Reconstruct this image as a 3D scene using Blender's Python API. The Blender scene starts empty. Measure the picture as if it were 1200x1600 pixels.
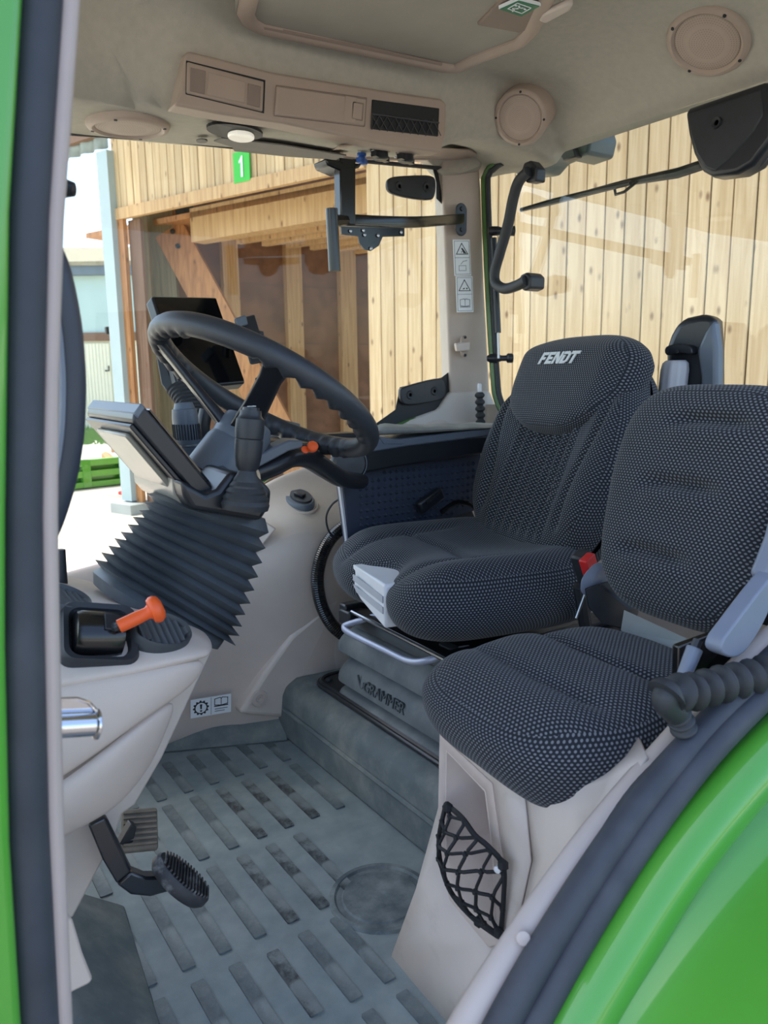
import bpy, bmesh, math, random
from mathutils import Vector as V, Matrix
random.seed(7)
SC = bpy.context.scene
COL = SC.collection
R = math.radians

# ------------------------------------------------------------------ camera
FPX, CAMH = 1195.0, 0.98
YAW, PITCH, ROLL = R(34), R(10.2), R(-0.78)
CAM = V((0, 0, CAMH))
FW = V((math.sin(YAW)*math.cos(PITCH), math.cos(YAW)*math.cos(PITCH), -math.sin(PITCH)))
_r = V((math.cos(YAW), -math.sin(YAW), 0)); _u = _r.cross(FW)
RT = _r*math.cos(ROLL)+_u*math.sin(ROLL); UP = _u*math.cos(ROLL)-_r*math.sin(ROLL)
cam_d = bpy.data.cameras.new('camera'); cam = bpy.data.objects.new('camera', cam_d); COL.objects.link(cam)
cam_d.sensor_fit = 'VERTICAL'; cam_d.sensor_height = 36; cam_d.sensor_width = 27
cam_d.lens = 36*FPX/1600; cam_d.clip_start = 0.02; cam_d.clip_end = 300
cam.matrix_world = Matrix(((RT.x, UP.x, -FW.x, CAM.x), (RT.y, UP.y, -FW.y, CAM.y), (RT.z, UP.z, -FW.z, CAM.z), (0, 0, 0, 1)))
cam_d.dof.use_dof = True; cam_d.dof.focus_distance = 1.5; cam_d.dof.aperture_fstop = 8.0
SC.camera = cam

# ------------------------------------------------------------------ sky, sun, exposure
wd = bpy.data.worlds.new('sky'); SC.world = wd; wd.use_nodes = True
wn = wd.node_tree; wn.nodes.clear()
wo = wn.nodes.new('ShaderNodeOutputWorld'); wb = wn.nodes.new('ShaderNodeBackground'); ws = wn.nodes.new('ShaderNodeTexSky')
ws.sky_type = 'NISHITA'; ws.sun_disc = False; ws.sun_elevation = R(66); ws.sun_rotation = R(0)
ws.air_density = 1.0; ws.dust_density = 2.5; ws.ozone_density = 1.0
wb.inputs['Strength'].default_value = 0.55
wn.links.new(ws.outputs[0], wb.inputs[0]); wn.links.new(wb.outputs[0], wo.inputs[0])
SUN_DIR = V((-0.62, 0.78, 0)).normalized()*math.cos(R(66))+V((0, 0, math.sin(R(66))))
ws.sun_rotation = math.atan2(SUN_DIR.x, SUN_DIR.y)
sl = bpy.data.lights.new('sun', 'SUN'); sl.energy = 4.2; sl.angle = R(0.6); sl.color = (1, .95, .87)
so = bpy.data.objects.new('sun', sl); COL.objects.link(so); so.location = SUN_DIR*30
so.rotation_euler = SUN_DIR.to_track_quat('Z', 'Y').to_euler()
SC.view_settings.view_transform = 'Standard'; SC.view_settings.look = 'None'
SC.view_settings.gamma = 1.0; SC.view_settings.use_curve_mapping = False
SC.view_settings.exposure = -0.03
SC.cycles.max_bounces = 10; SC.cycles.transparent_max_bounces = 16; SC.cycles.diffuse_bounces = 6
SC.cycles.sample_clamp_indirect = 6.0
SC.cycles.use_denoising = True

# ------------------------------------------------------------------ picture ray -> real point on a chosen real plane
def ray(px, py): return FW+RT*((px-600)/FPX)+UP*((800-py)/FPX)
def P(px, py, x=None, y=None, z=None, d=None):
    q = ray(px, py)
    if d is not None: return CAM+q*d
    i, v = (0, x) if x is not None else (1, y) if y is not None else (2, z)
    return CAM+q*((v-CAM[i])/q[i])
def PP(px, py, n, dd):                       # plane n.p = dd
    q = ray(px, py); return CAM+q*((dd-n.dot(CAM))/n.dot(q))
def lerp(a, b, t): return a+(b-a)*t
def interp(xs, ys, x):
    if x <= xs[0]: return ys[0]
    for i in range(1, len(xs)):
        if x <= xs[i]: return lerp(ys[i-1], ys[i], (x-xs[i-1])/(xs[i]-xs[i-1]))
    return ys[-1]
def sstep(a, b, x):
    t = max(0, min(1, (x-a)/(b-a))); return t*t*(3-2*t)
def spline(pts, n=8, closed=False):
    out = []; m = len(pts)
    rng = range(m) if closed else range(m-1)
    g = (lambda i: pts[i % m]) if closed else (lambda i: pts[max(0, min(m-1, i))])
    for i in rng:
        a, b, c, d = g(i-1), g(i), g(i+1), g(i+2)
        for k in range(n):
            t = k/n
            out.append(0.5*((2*b)+(c-a)*t+(2*a-5*b+4*c-d)*t*t+(3*b-a-3*c+d)*t**3))
    if not closed: out.append(pts[-1].copy())
    return out

# ------------------------------------------------------------------ materials
def lin(c): return tuple(((v/255)/12.92 if v/255 <= .04045 else ((v/255+.055)/1.055)**2.4) for v in c)+(1,)
_M = {}
def mat(name, rgb, rough=.5, metal=0, var=.12, scale=25, bump=0, bscale=None, spec=.5, coat=0, rgb2=None, mixpos=.5, mixw=.15, mscale=4):
    if name in _M: return _M[name]
    m = bpy.data.materials.new(name); m.use_nodes = True; nt = m.node_tree; b = nt.nodes['Principled BSDF']
    N, L = nt.nodes.new, nt.links.new
    b.inputs['Roughness'].default_value = rough; b.inputs['Metallic'].default_value = metal
    b.inputs['Specular IOR Level'].default_value = spec; b.inputs['Coat Weight'].default_value = coat; b.inputs['Coat Roughness'].default_value = .05
    tc = N('ShaderNodeTexCoord'); nz = N('ShaderNodeTexNoise'); nz.inputs['Scale'].default_value = scale; nz.inputs['Detail'].default_value = 5
    L(tc.outputs['Object'], nz.inputs['Vector'])
    c = lin(rgb)
    if rgb2:
        n2 = N('ShaderNodeTexNoise'); n2.inputs['Scale'].default_value = mscale; n2.inputs['Detail'].default_value = 8; n2.inputs['Roughness'].default_value = .65
        L(tc.outputs['Object'], n2.inputs['Vector'])
        rp = N('ShaderNodeValToRGB'); rp.color_ramp.elements[0].position = mixpos-mixw; rp.color_ramp.elements[1].position = mixpos+mixw
        rp.color_ramp.elements[0].color = c; rp.color_ramp.elements[1].color = lin(rgb2)
        L(n2.outputs['Fac'], rp.inputs[0]); csock = rp.outputs[0]
    else:
        rg = N('ShaderNodeRGB'); rg.outputs[0].default_value = c; csock = rg.outputs[0]
    hv = N('ShaderNodeHueSaturation'); mr = N('ShaderNodeMapRange')
    mr.inputs['From Min'].default_value = .3; mr.inputs['From Max'].default_value = .7
    mr.inputs['To Min'].default_value = 1-var; mr.inputs['To Max'].default_value = 1+var
    L(nz.outputs['Fac'], mr.inputs['Value']); L(mr.outputs[0], hv.inputs['Value']); L(csock, hv.inputs['Color']); L(hv.outputs[0], b.inputs['Base Color'])
    if bump:
        bz = N('ShaderNodeTexNoise'); bz.inputs['Scale'].default_value = bscale or 400; bz.inputs['Detail'].default_value = 3
        L(tc.outputs['Object'], bz.inputs['Vector']); bp = N('ShaderNodeBump'); bp.inputs['Strength'].default_value = bump; bp.inputs['Distance'].default_value = .002
        L(bz.outputs['Fac'], bp.inputs['Height']); L(bp.outputs[0], b.inputs['Normal'])
    _M[name] = m; return m

beige = mat('beige_plastic', (203, 190, 180), .5, var=.03, scale=9, bump=.12, bscale=900, rgb2=(193, 179, 168), mscale=2.5)
beige_dirty = mat('scuffed_beige_plastic', (208, 196, 186), .5, var=.04, scale=12, bump=.12, bscale=900, rgb2=(178, 166, 152), mixpos=.66, mixw=.12, mscale=7)
headliner = mat('grey_beige_headliner', (176, 170, 156), .85, var=.05, scale=60, bump=.35, bscale=1100)
mauve = mat('taupe_overhead_plastic', (172, 154, 140), .55, var=.03, scale=15, bump=.1, bscale=900)
taupe_dark = mat('dark_taupe_plastic', (140, 123, 112), .6, var=.03)
grey_panel = mat('grey_flap_plastic', (108, 105, 99), .6, var=.03)
black = mat('black_plastic', (38, 41, 46), .42, var=.1, scale=40, bump=.12, bscale=1200)
blackg = mat('gloss_black_steel', (16, 17, 19), .2, var=.05, spec=.6)
blacks = mat('satin_black_plastic', (30, 33, 38), .33, var=.1)
rubber = mat('black_rubber', (44, 47, 51), .55, var=.12, scale=30, bump=.1)
bellow_m = mat('bellows_rubber', (60, 66, 72), .45, var=.15, scale=14, rgb2=(78, 84, 90), mscale=6)
seal_m = mat('seal_rubber', (52, 57, 66), .6, var=.14, scale=18, rgb2=(72, 74, 80), mixpos=.62, mscale=5)
floor_m = mat('dusty_floor_rubber', (112, 125, 129), .75, var=.1, scale=22, bump=.2, bscale=500, rgb2=(138, 147, 147), mixpos=.5, mixw=.2, mscale=7)
pad_m = mat('worn_floor_rubber', (76, 87, 92), .6, var=.16, scale=30, bump=.25, bscale=300, rgb2=(122, 130, 130), mixpos=.5, mixw=.12, mscale=11)
wet_m = mat('damp_floor_rubber', (44, 49, 53), .45, var=.18, scale=30, bump=.2, bscale=300, rgb2=(112, 120, 121), mixpos=.47, mixw=.06, mscale=13)
step_m = mat('dusty_step_rubber', (92, 102, 104), .7, var=.12, scale=18, bump=.2, bscale=500, rgb2=(122, 126, 120), mixpos=.58, mixw=.15, mscale=9)
susp_m = mat('suspension_rubber', (88, 96, 99), .6, var=.1, scale=14, rgb2=(114, 118, 116), mixpos=.56, mscale=7)
green = mat('green_body_paint', (76, 156, 48), .3, var=.02, coat=.8, spec=.5)
green_dk = mat('dark_green_paint', (70, 110, 48), .4, var=.03, coat=.3)
chrome = mat('chrome', (215, 215, 218), .08, metal=1, var=.01)
steel = mat('brushed_steel', (170, 174, 178), .3, metal=1, var=.04)
silver = mat('silver_paint', (165, 170, 186), .35, metal=.35, var=.03)
white_pl = mat('white_plastic', (222, 222, 224), .4, var=.02)
pale_grey = mat('pale_grey_plastic', (178, 180, 186), .45, var=.03)
blue_grey = mat('blue_grey_plastic', (118, 126, 142), .45, var=.03)
console_top = mat('slate_console_plastic', (92, 101, 112), .4, var=.05)
orange = mat('orange_plastic', (232, 92, 36), .4, var=.03)
red = mat('red_plastic', (200, 40, 40), .4, var=.02)
blue = mat('blue_plastic', (40, 90, 170), .4, var=.02)
screen_m = mat('black_screen_glass', (9, 10, 12), .08, var=.0, spec=.6)
dustpad = mat('dusty_grey_cover', (122, 127, 126), .75, var=.08, scale=9, rgb2=(150, 152, 148), mscale=8)
sticker_w = mat('white_sticker', (232, 236, 238), .45, var=.01)
ink = mat('black_ink', (30, 32, 36), .5, var=.0)
ink_grey = mat('grey_ink', (120, 128, 132), .5, var=.0)
sign_green = mat('green_sign_film', (16, 112, 78), .4, var=.02)
board_green = mat('bright_green_board', (58, 190, 60), .5, var=.02)
logo_m = mat('silver_thread', (196, 200, 198), .5, var=.06, scale=200)
net_m = mat('black_net_cord', (22, 24, 28), .7, var=.2, scale=200)
blue_arm = mat('worn_black_enamel', (30, 33, 38), .22, var=.1, spec=.8)
pedal_m = mat('worn_pedal_rubber', (48, 50, 54), .55, var=.25, scale=60, rgb2=(130, 132, 132), mixpos=.62, mixw=.1, mscale=30)
pedal2_m = mat('muddy_pedal_rubber', (120, 112, 100), .7, var=.2, scale=40)
ply = mat('brown_plywood', (148, 108, 80), .75, var=.14, scale=5, rgb2=(122, 88, 64), mscale=3)
conc = mat('grey_concrete', (160, 164, 160), .85, var=.08, scale=3)
mint = mat('pale_mint_render', (178, 200, 192), .85, var=.05, scale=1.2)
post_m = mat('pale_grey_paint', (168, 184, 184), .5, var=.03, scale=4)
cream = mat('cream_paint', (226, 222, 196), .6, var=.04, scale=2)
brown = mat('brown_beam', (120, 92, 72), .7, var=.1)
roof_m = mat('weathered_roof', (150, 140, 112), .9, var=.3, scale=9, bump=.6, bscale=20)
slate = mat('grey_fascia', (100, 112, 118), .7, var=.12, scale=6)
bounce_dim_m = mat('bounce_dimming_grey', (118, 114, 108), .95, var=.15, scale=20, bump=.5, bscale=60)  # dark tone for the added slab that dims ground bounce
ground_m = mat('sandy_gravel', (216, 206, 186), .95, var=.1, scale=6, bump=.5, bscale=40, rgb2=(200, 190, 168), mscale=.8)
grass_m = mat('green_grass', (92, 132, 62), .9, var=.3, scale=30)
dirt_m = mat('dark_hardware', (46, 48, 44), .6, var=.2)
galv = mat('galvanised_steel', (138, 150, 150), .45, metal=.5, var=.15, scale=12)

def wood(name, c1, c2, knot=(110, 70, 40), gs=1.0):
    m = bpy.data.materials.new(name); m.use_nodes = True; nt = m.node_tree; b = nt.nodes['Principled BSDF']; N, L = nt.nodes.new, nt.links.new
    b.inputs['Roughness'].default_value = .7
    tc = N('ShaderNodeTexCoord'); oi = N('ShaderNodeObjectInfo'); ad = N('ShaderNodeVectorMath'); ad.operation = 'MULTIPLY_ADD'
    cx = N('ShaderNodeCombineXYZ'); L(oi.outputs['Random'], cx.inputs[0]); L(oi.outputs['Random'], cx.inputs[2])
    L(cx.outputs[0], ad.inputs[0]); ad.inputs[1].default_value = (40, 40, 40); L(tc.outputs['Object'], ad.inputs[2])
    mp = N('ShaderNodeMapping'); mp.inputs['Scale'].default_value = (34*gs, 34*gs, 1.6*gs); L(ad.outputs[0], mp.inputs[0])
    nz = N('ShaderNodeTexNoise'); nz.inputs['Scale'].default_value = 1; nz.inputs['Detail'].default_value = 6; nz.inputs['Distortion'].default_value = .6; L(mp.outputs[0], nz.inputs[0])
    rp = N('ShaderNodeValToRGB'); rp.color_ramp.elements[0].color = lin(c2); rp.color_ramp.elements[1].color = lin(c1)
    rp.color_ramp.elements[0].position = .3; rp.color_ramp.elements[1].position = .62; L(nz.outputs['Fac'], rp.inputs[0])
    mk = N('ShaderNodeMapping'); mk.inputs['Scale'].default_value = (9*gs, 9*gs, 4.2*gs); L(ad.outputs[0], mk.inputs[0])
    vo = N('ShaderNodeTexVoronoi'); vo.inputs['Scale'].default_value = 1; vo.inputs['Randomness'].default_value = 1; L(mk.outputs[0], vo.inputs[0])
    kr = N('ShaderNodeMapRange'); kr.inputs['From Min'].default_value = .05; kr.inputs['From Max'].default_value = .17; kr.inputs['To Min'].default_value = .8; kr.inputs['To Max'].default_value = 0; L(vo.outputs['Distance'], kr.inputs[0])
    mx = N('ShaderNodeMix'); mx.data_type = 'RGBA'; L(kr.outputs[0], mx.inputs['Factor']); L(rp.outputs[0], mx.inputs['A']); mx.inputs['B'].default_value = lin(knot)
    hs = N('ShaderNodeHueSaturation'); mr = N('ShaderNodeMapRange'); mr.inputs['To Min'].default_value = .88; mr.inputs['To Max'].default_value = 1.1; L(oi.outputs['Random'], mr.inputs[0]); L(mr.outputs[0], hs.inputs['Value'])
    L(mx.outputs['Result'], hs.inputs['Color']); L(hs.outputs[0], b.inputs['Base Color'])
    return m
spruce = wood('pale_spruce_boards', (216, 188, 144), (194, 161, 115))
timber = wood('planed_spruce_timber', (216, 178, 128), (190, 150, 102))
timber_old = wood('greyed_timber', (168, 150, 116), (140, 122, 92))
timber_ol = wood('olive_grey_timber', (140, 128, 98), (116, 104, 78))
timber_dk = wood('dark_brown_timber', (128, 98, 76), (100, 74, 56))
timber_or = wood('orange_brown_timber', (196, 140, 88), (160, 108, 66))

def fabric():
    m = bpy.data.materials.new('dotted_charcoal_fabric'); m.use_nodes = True; nt = m.node_tree; b = nt.nodes['Principled BSDF']; N, L = nt.nodes.new, nt.links.new
    b.inputs['Roughness'].default_value = .85; b.inputs['Sheen Weight'].default_value = .1; b.inputs['Sheen Roughness'].default_value = .5; b.inputs['Specular IOR Level'].default_value = .2
    uv = N('ShaderNodeTexCoord'); sp = N('ShaderNodeSeparateXYZ'); L(uv.outputs['UV'], sp.inputs[0])
    def mth(op, a, v=None, c=None):
        n = N('ShaderNodeMath'); n.operation = op
        for i, q in enumerate((a, v, c)):
            if q is None: continue
            if isinstance(q, (int, float)): n.inputs[i].default_value = q
            else: L(q, n.inputs[i])
        return n.outputs[0]
    vv = mth('MULTIPLY', sp.outputs[1], 1/.0044); row = mth('FLOOR', vv); odd = mth('MULTIPLY', mth('MODULO', mth('ABSOLUTE', row), 2), .5)
    uu = mth('ADD', mth('MULTIPLY', sp.outputs[0], 1/.0073), odd)
    fu = mth('SUBTRACT', mth('FRACT', uu), .5); fv = mth('SUBTRACT', mth('FRACT', vv), .5)
    du = mth('MULTIPLY', fu, 1/.27); dv = mth('MULTIPLY', fv, 1/.33)
    r2 = mth('ADD', mth('MULTIPLY', du, du), mth('MULTIPLY', dv, dv))
    dot = N('ShaderNodeMapRange'); dot.inputs['From Min'].default_value = 1.25; dot.inputs['From Max'].default_value = .6; L(r2, dot.inputs[0])
    mx = N('ShaderNodeMix'); mx.data_type = 'RGBA'; L(dot.outputs[0], mx.inputs['Factor']); mx.inputs['A'].default_value = lin((34, 37, 43)); mx.inputs['B'].default_value = lin((112, 115, 120))
    L(mx.outputs['Result'], b.inputs['Base Color'])
    bp = N('ShaderNodeBump'); bp.inputs['Strength'].default_value = .5; bp.inputs['Distance'].default_value = .0012; L(dot.outputs[0], bp.inputs['Height']); L(bp.outputs[0], b.inputs['Normal'])
    return m
fab = fabric()
def glass(name, tint, ior=1.45):
    m = bpy.data.materials.new(name); m.use_nodes = True; nt = m.node_tree; nt.nodes.clear(); N, L = nt.nodes.new, nt.links.new
    o = N('ShaderNodeOutputMaterial'); mx = N('ShaderNodeMixShader'); t = N('ShaderNodeBsdfTransparent'); g = N('ShaderNodeBsdfGlossy'); f = N('ShaderNodeFresnel')
    t.inputs[0].default_value = tint+(1,); g.inputs['Roughness'].default_value = .0; g.inputs[0].default_value = (1, 1, 1, 1); bf = N('ShaderNodeNewGeometry'); mi = N('ShaderNodeMapRange'); mi.inputs['To Min'].default_value = ior; mi.inputs['To Max'].default_value = 1/ior
    L(bf.outputs['Backfacing'], mi.inputs[0]); L(mi.outputs[0], f.inputs[0])
    L(f.outputs[0], mx.inputs[0]); L(t.outputs[0], mx.inputs[1]); L(g.outputs[0], mx.inputs[2]); L(mx.outputs[0], o.inputs[0]); return m
pane_side = glass('coated_cab_glass', (.95, .98, .965), 1.24)
pane_m = glass('cab_glass', (.96, .985, .97), 1.4)
lamp_m = bpy.data.materials.new('lamp_lens'); lamp_m.use_nodes = True
lamp_m.node_tree.nodes['Principled BSDF'].inputs['Base Color'].default_value = (.9, .88, .8, 1)
lamp_m.node_tree.nodes['Principled BSDF'].inputs['Roughness'].default_value = .15
lamp_m.node_tree.nodes['Principled BSDF'].inputs['Emission Color'].default_value = (1, .95, .8, 1)
lamp_m.node_tree.nodes['Principled BSDF'].inputs['Emission Strength'].default_value = .35

# ------------------------------------------------------------------ mesh kit
class MB:
    def __init__(s): s.v = []; s.f = []; s.uv = None
    def add(s, vs, fs):
        o = len(s.v); s.v += [V(q) for q in vs]; s.f += [tuple(i+o for i in f) for f in fs]; return s
    def box(s, c, size, rot=None):
        hx, hy, hz = size[0]/2, size[1]/2, size[2]/2; c = V(c)
        vs = [V((x, y, z)) for x in (-hx, hx) for y in (-hy, hy) for z in (-hz, hz)]
        if rot: vs = [rot @ q for q in vs]
        return s.add([c+q for q in vs], [(0, 1, 3, 2), (4, 6, 7, 5), (0, 4, 5, 1), (2, 3, 7, 6), (0, 2, 6, 4), (1, 5, 7, 3)])
    def prism(s, poly, off):
        poly = [V(q) for q in poly]; off = V(off); n = len(poly)
        nm = sum(((poly[i]-poly[0]).cross(poly[(i+1) % n]-poly[0]) for i in range(1, n-1)), V())
        if nm.dot(off) > 0: poly.reverse()
        vs = poly+[q+off for q in poly]
        return s.add(vs, [tuple(range(n)), tuple(range(2*n-1, n-1, -1))]+[(i, i+n, (i+1) % n+n, (i+1) % n) for i in range(n)])
    def tube(s, path, r, n=10, closed=False, cap=True, flat=1.0, up=None):
        path = [V(q) for q in path]; m = len(path); rs = r if isinstance(r, (list, tuple)) else [r]*m
        tg = [(path[(i+1) % m]-path[i-1] if closed else path[min(i+1, m-1)]-path[max(i-1, 0)]).normalized() for i in range(m)]
        u = V(up) if up is not None else (V((0, 0, 1)) if abs(tg[0].z) < .9 else V((1, 0, 0)))
        vs = []
        for i in range(m):
            if up is not None: u = V(up)
            a = (u-tg[i]*u.dot(tg[i])).normalized(); bq = tg[i].cross(a); u = a
            for k in range(n):
                t = 2*math.pi*k/n; vs.append(path[i]+a*(math.cos(t)*rs[i])+bq*(math.sin(t)*rs[i]*flat))
        fs = []
        for i in range(m if closed else m-1):
            j = (i+1) % m
            for k in range(n): fs.append((i*n+k, i*n+(k+1) % n, j*n+(k+1) % n, j*n+k))
        if cap and not closed: fs += [tuple(range(n-1, -1, -1)), tuple(range((m-1)*n, m*n))]
        return s.add(vs, fs)
    def lathe(s, prof, o, axis, n=24, e1=1.0, xdir=None):
        o = V(o); ax = V(axis).normalized(); t = V(xdir) if xdir is not None else (V((0, 0, 1)) if abs(ax.z) < .9 else V((1, 0, 0)))
        a = (t-ax*t.dot(ax)).normalized(); b = ax.cross(a); vs = []; m = len(prof)
        for r, h in prof:
            for k in range(n):
                q = 2*math.pi*k/n; vs.append(o+ax*h+a*(math.cos(q)*r*e1)+b*(math.sin(q)*r))
        fs = [(i*n+k, i*n+(k+1) % n, (i+1)*n+(k+1) % n, (i+1)*n+k) for i in range(m-1) for k in range(n)]
        if prof[0][0] > 1e-6: fs.append(tuple(range(n-1, -1, -1)))
        if prof[-1][0] > 1e-6: fs.append(tuple(range((m-1)*n, m*n)))
        return s.add(vs, fs)
    def grid(s, rows):
        h, w = len(rows), len(rows[0])
        return s.add([q for r in rows for q in r], [(i*w+j, i*w+j+1, (i+1)*w+j+1, (i+1)*w+j) for i in range(h-1) for j in range(w-1)])
    def loft(s, rings, cap=True):
        n = len(rings[0]); m = len(rings)
        fs = [(i*n+k, i*n+(k+1) % n, (i+1)*n+(k+1) % n, (i+1)*n+k) for i in range(m-1) for k in range(n)]
        if cap: fs += [tuple(range(n-1, -1, -1)), tuple(range((m-1)*n, m*n))]
        return s.add([q for r in rings for q in r], fs)
    def sheet(s, fn, n, m, flip=False, m0=None):     # grid over [-1,1]^2: flat uv on the face, wrap-round uv on the border
        if s.uv is None: s.uv = {}; s.fl = {}
        m0 = m0 or (.5 if flip else .90)
        A = [math.sin(math.pi/2*(-1+2*i/n)*.97)/math.sin(math.pi/2*.97) for i in range(n+1)]
        B = [math.sin(math.pi/2*(-1+2*j/m)*.97)/math.sin(math.pi/2*.97) for j in range(m+1)]
        pts = [[fn(a, b) for b in B] for a in A]; o = len(s.v); K = 40
        sq = [(-1+2*k/K, 1) for k in range(K)]+[(1, 1-2*k/K) for k in range(K)]+[(1-2*k/K, -1) for k in range(K)]+[(-1, -1+2*k/K) for k in range(K+1)]
        cum = [0]; bp = [fn(a*.985, b*.985)[0] for a, b in sq]
        for k in range(1, len(bp)): cum.append(cum[-1]+(bp[k]-bp[k-1]).length)
        def per(a, b):
            m_ = max(abs(a), abs(b), 1e-6); a, b = a/m_, b/m_
            if b >= .99999: t = (a+1)/2*K
            elif a >= .99999: t = K+(1-b)/2*K
            elif b <= -.99999: t = 2*K+(1-a)/2*K
            else: t = 3*K+(b+1)/2*K
            k = min(int(t), 4*K-1); return lerp(cum[k], cum[k+1], t-k)
        for i in range(n+1):
            for j in range(m+1):
                s.v.append(pts[i][j][0]); s.uv[o+i*(m+1)+j] = (pts[i][j][1], (per(A[i], B[j])+20, 3-pts[i][j][2]))
        for i in range(n):
            for j in range(m):
                q = (o+i*(m+1)+j, o+(i+1)*(m+1)+j, o+(i+1)*(m+1)+j+1, o+i*(m+1)+j+1)
                mm_ = max(abs((A[i]+A[i+1])/2), abs((B[j]+B[j+1])/2))
                s.fl[len(s.f)] = mm_ > m0
                s.f.append(q[::-1] if flip else q)
        return s

ORG = {}
def link(o, parent):
    COL.objects.link(o)
    if parent is not None: o.parent = parent
def build(name, mb, m, parent=None, smooth=40, bevel=0, solid=0, sub=0, loc=None, segs=2, recalc=True, world=True, solid_off=-1):
    base = ORG[parent.name] if parent is not None else (V(loc) if loc is not None else V((0, 0, 0)))
    me = bpy.data.meshes.new(name)
    me.from_pydata([q-base for q in mb.v], [], mb.f)
    if mb.uv is not None:
        ul = me.uv_layers.new(name='UVMap')
        for pg in me.polygons:
            w_ = 1 if mb.fl.get(pg.index) else 0
            for li in pg.loop_indices: ul.data[li].uv = mb.uv[me.loops[li].vertex_index][w_]
    elif recalc:
        bm = bmesh.new(); bm.from_mesh(me); bmesh.ops.recalc_face_normals(bm, faces=bm.faces); bm.to_mesh(me); bm.free()
    me.materials.append(m); me.validate()
    if smooth:
        me.shade_smooth(); me.set_sharp_from_angle(angle=R(smooth))
    o = bpy.data.objects.new(name, me); link(o, parent)
    if parent is None: o.location = base
    ORG[o.name] = base
    if solid: q = o.modifiers.new('thick', 'SOLIDIFY'); q.thickness = solid; q.offset = solid_off
    if sub: q = o.modifiers.new('sub', 'SUBSURF'); q.levels = sub; q.render_levels = sub
    if bevel: q = o.modifiers.new('bev', 'BEVEL'); q.width = bevel; q.segments = segs; q.limit_method = 'ANGLE'; q.angle_limit = R(35); q.harden_normals = False
    return o
def tag(o, label=None, cat=None, group=None, kind=None):
    if label: o['label'] = label
    if cat: o['category'] = cat
    if group: o['group'] = group
    if kind: o['kind'] = kind
    return o
def thing(name, label, cat, loc, group=None, kind=None):
    o = bpy.data.objects.new(name, None); COL.objects.link(o); o.location = V(loc); o.empty_display_size = .05; ORG[o.name] = V(loc)
    return tag(o, label, cat, group, kind)
def struct(o): o['kind'] = 'structure'; return o
def basis(u, v):                      # rotation whose columns are u, v', u x v'
    u = V(u).normalized(); v = V(v); v = (v-u*v.dot(u)).normalized(); w = u.cross(v)
    return Matrix((u, v, w)).transposed()
def arcp(c, a, b, n=16, a0=0, a1=360): return [c+a*math.cos(R(a0+(a1-a0)*k/n))+b*math.sin(R(a0+(a1-a0)*k/n)) for k in range(n+(0 if a1-a0 == 360 else 1))]
def rrect(c, u, v, hu, hv, r, n=4):
    u = V(u).normalized(); v = V(v); v = (v-u*v.dot(u)).normalized(); out = []
    for (su, sv, a0) in ((1, 1, 0), (-1, 1, 90), (-1, -1, 180), (1, -1, 270)):
        for k in range(n+1):
            t = R(a0+90*k/n); out.append(c+u*(su*(hu-r)+r*math.cos(t))+v*(sv*(hv-r)+r*math.sin(t)))
    return out
def text(name, body, m, parent, o, xdir, ydir, size, extrude=.001, shear=0, align='CENTER'):
    cu = bpy.data.curves.new(name, 'FONT'); cu.body = body; cu.size = size; cu.extrude = extrude; cu.shear = shear; cu.align_x = align; cu.align_y = 'CENTER'
    tmp = bpy.data.objects.new(name+'_src', cu); COL.objects.link(tmp)
    dg = bpy.context.evaluated_depsgraph_get(); me = bpy.data.meshes.new_from_object(tmp.evaluated_get(dg)); bpy.data.objects.remove(tmp)
    B = basis(xdir, ydir); mb = MB(); mb.add([V(o)+B @ q.co for q in me.vertices], [tuple(p.vertices) for p in me.polygons])
    return build(name, mb, m, parent, smooth=0)

# ================================================================== OUTSIDE
GZ = -0.6
g = MB(); g.box((5, 15, GZ-.1), (120, 120, .2)); gd = struct(build('ground', g, ground_m, smooth=0))
build('bounce_dimming_slab', MB().box((4, -2.2, GZ), (24, 10.4, .03)), bounce_dim_m, gd, smooth=0)  # unseen dark slab, added to cut light bouncing off the ground into the cab
# barn: front runs along BW (away to the left), BN points into it
BA = R(20); BW = V((-math.sin(BA), math.cos(BA), 0)); BN = V((math.cos(BA), math.sin(BA), 0)); BD = 5.6
BROT = Matrix((-BW, BN, V((0, 0, 1)))).transposed()
def B3(s, n, z): return BN*(BD+n)+BW*s+V((0, 0, z))
def bs(px, py, n=0): q = PP(px, py, BN, BD+n); return q.dot(BW), q.z
def shared(name, size, m, bevel=.004):
    mb = MB(); mb.box((0, 0, 0), size); me = bpy.data.meshes.new(name); me.from_pydata(mb.v, [], mb.f)
    bm = bmesh.new(); bm.from_mesh(me); bmesh.ops.recalc_face_normals(bm, faces=bm.faces)
    if bevel: bmesh.ops.bevel(bm, geom=[e for e in bm.edges], offset=bevel, segments=1, affect='EDGES')
    bm.to_mesh(me); bm.free(); me.materials.append(m); return me
def piece(name, me, parent, pos, rot):
    o = bpy.data.objects.new(name, me); COL.objects.link(o); o.parent = parent
    o.matrix_basis = Matrix.Translation(V(pos)-ORG[parent.name]) @ rot.to_4x4(); ORG[o.name] = ORG[parent.name]; return o
barn_loc = B3(3, 0, GZ)
barn = thing('timber_barn', 'open timber barn with vertical board front beside the cab', 'barn', barn_loc)
s575 = bs(575, 400)[0]; sL = bs(172, 240)[0]; s205 = bs(205, 500)[0]
W_ = .142; hgt = 5.2; me_b = shared('board', (W_-.008, .024, hgt), spruce)
k = 0; s = s575-W_/2
wl = build('board_backing', MB().prism([B3(s575, .03, GZ), B3(s575-6.2, .03, GZ), B3(s575-6.2, .03, GZ+hgt), B3(s575, .03, GZ+hgt)], BN*.12), timber_old, barn, smooth=0)
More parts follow.
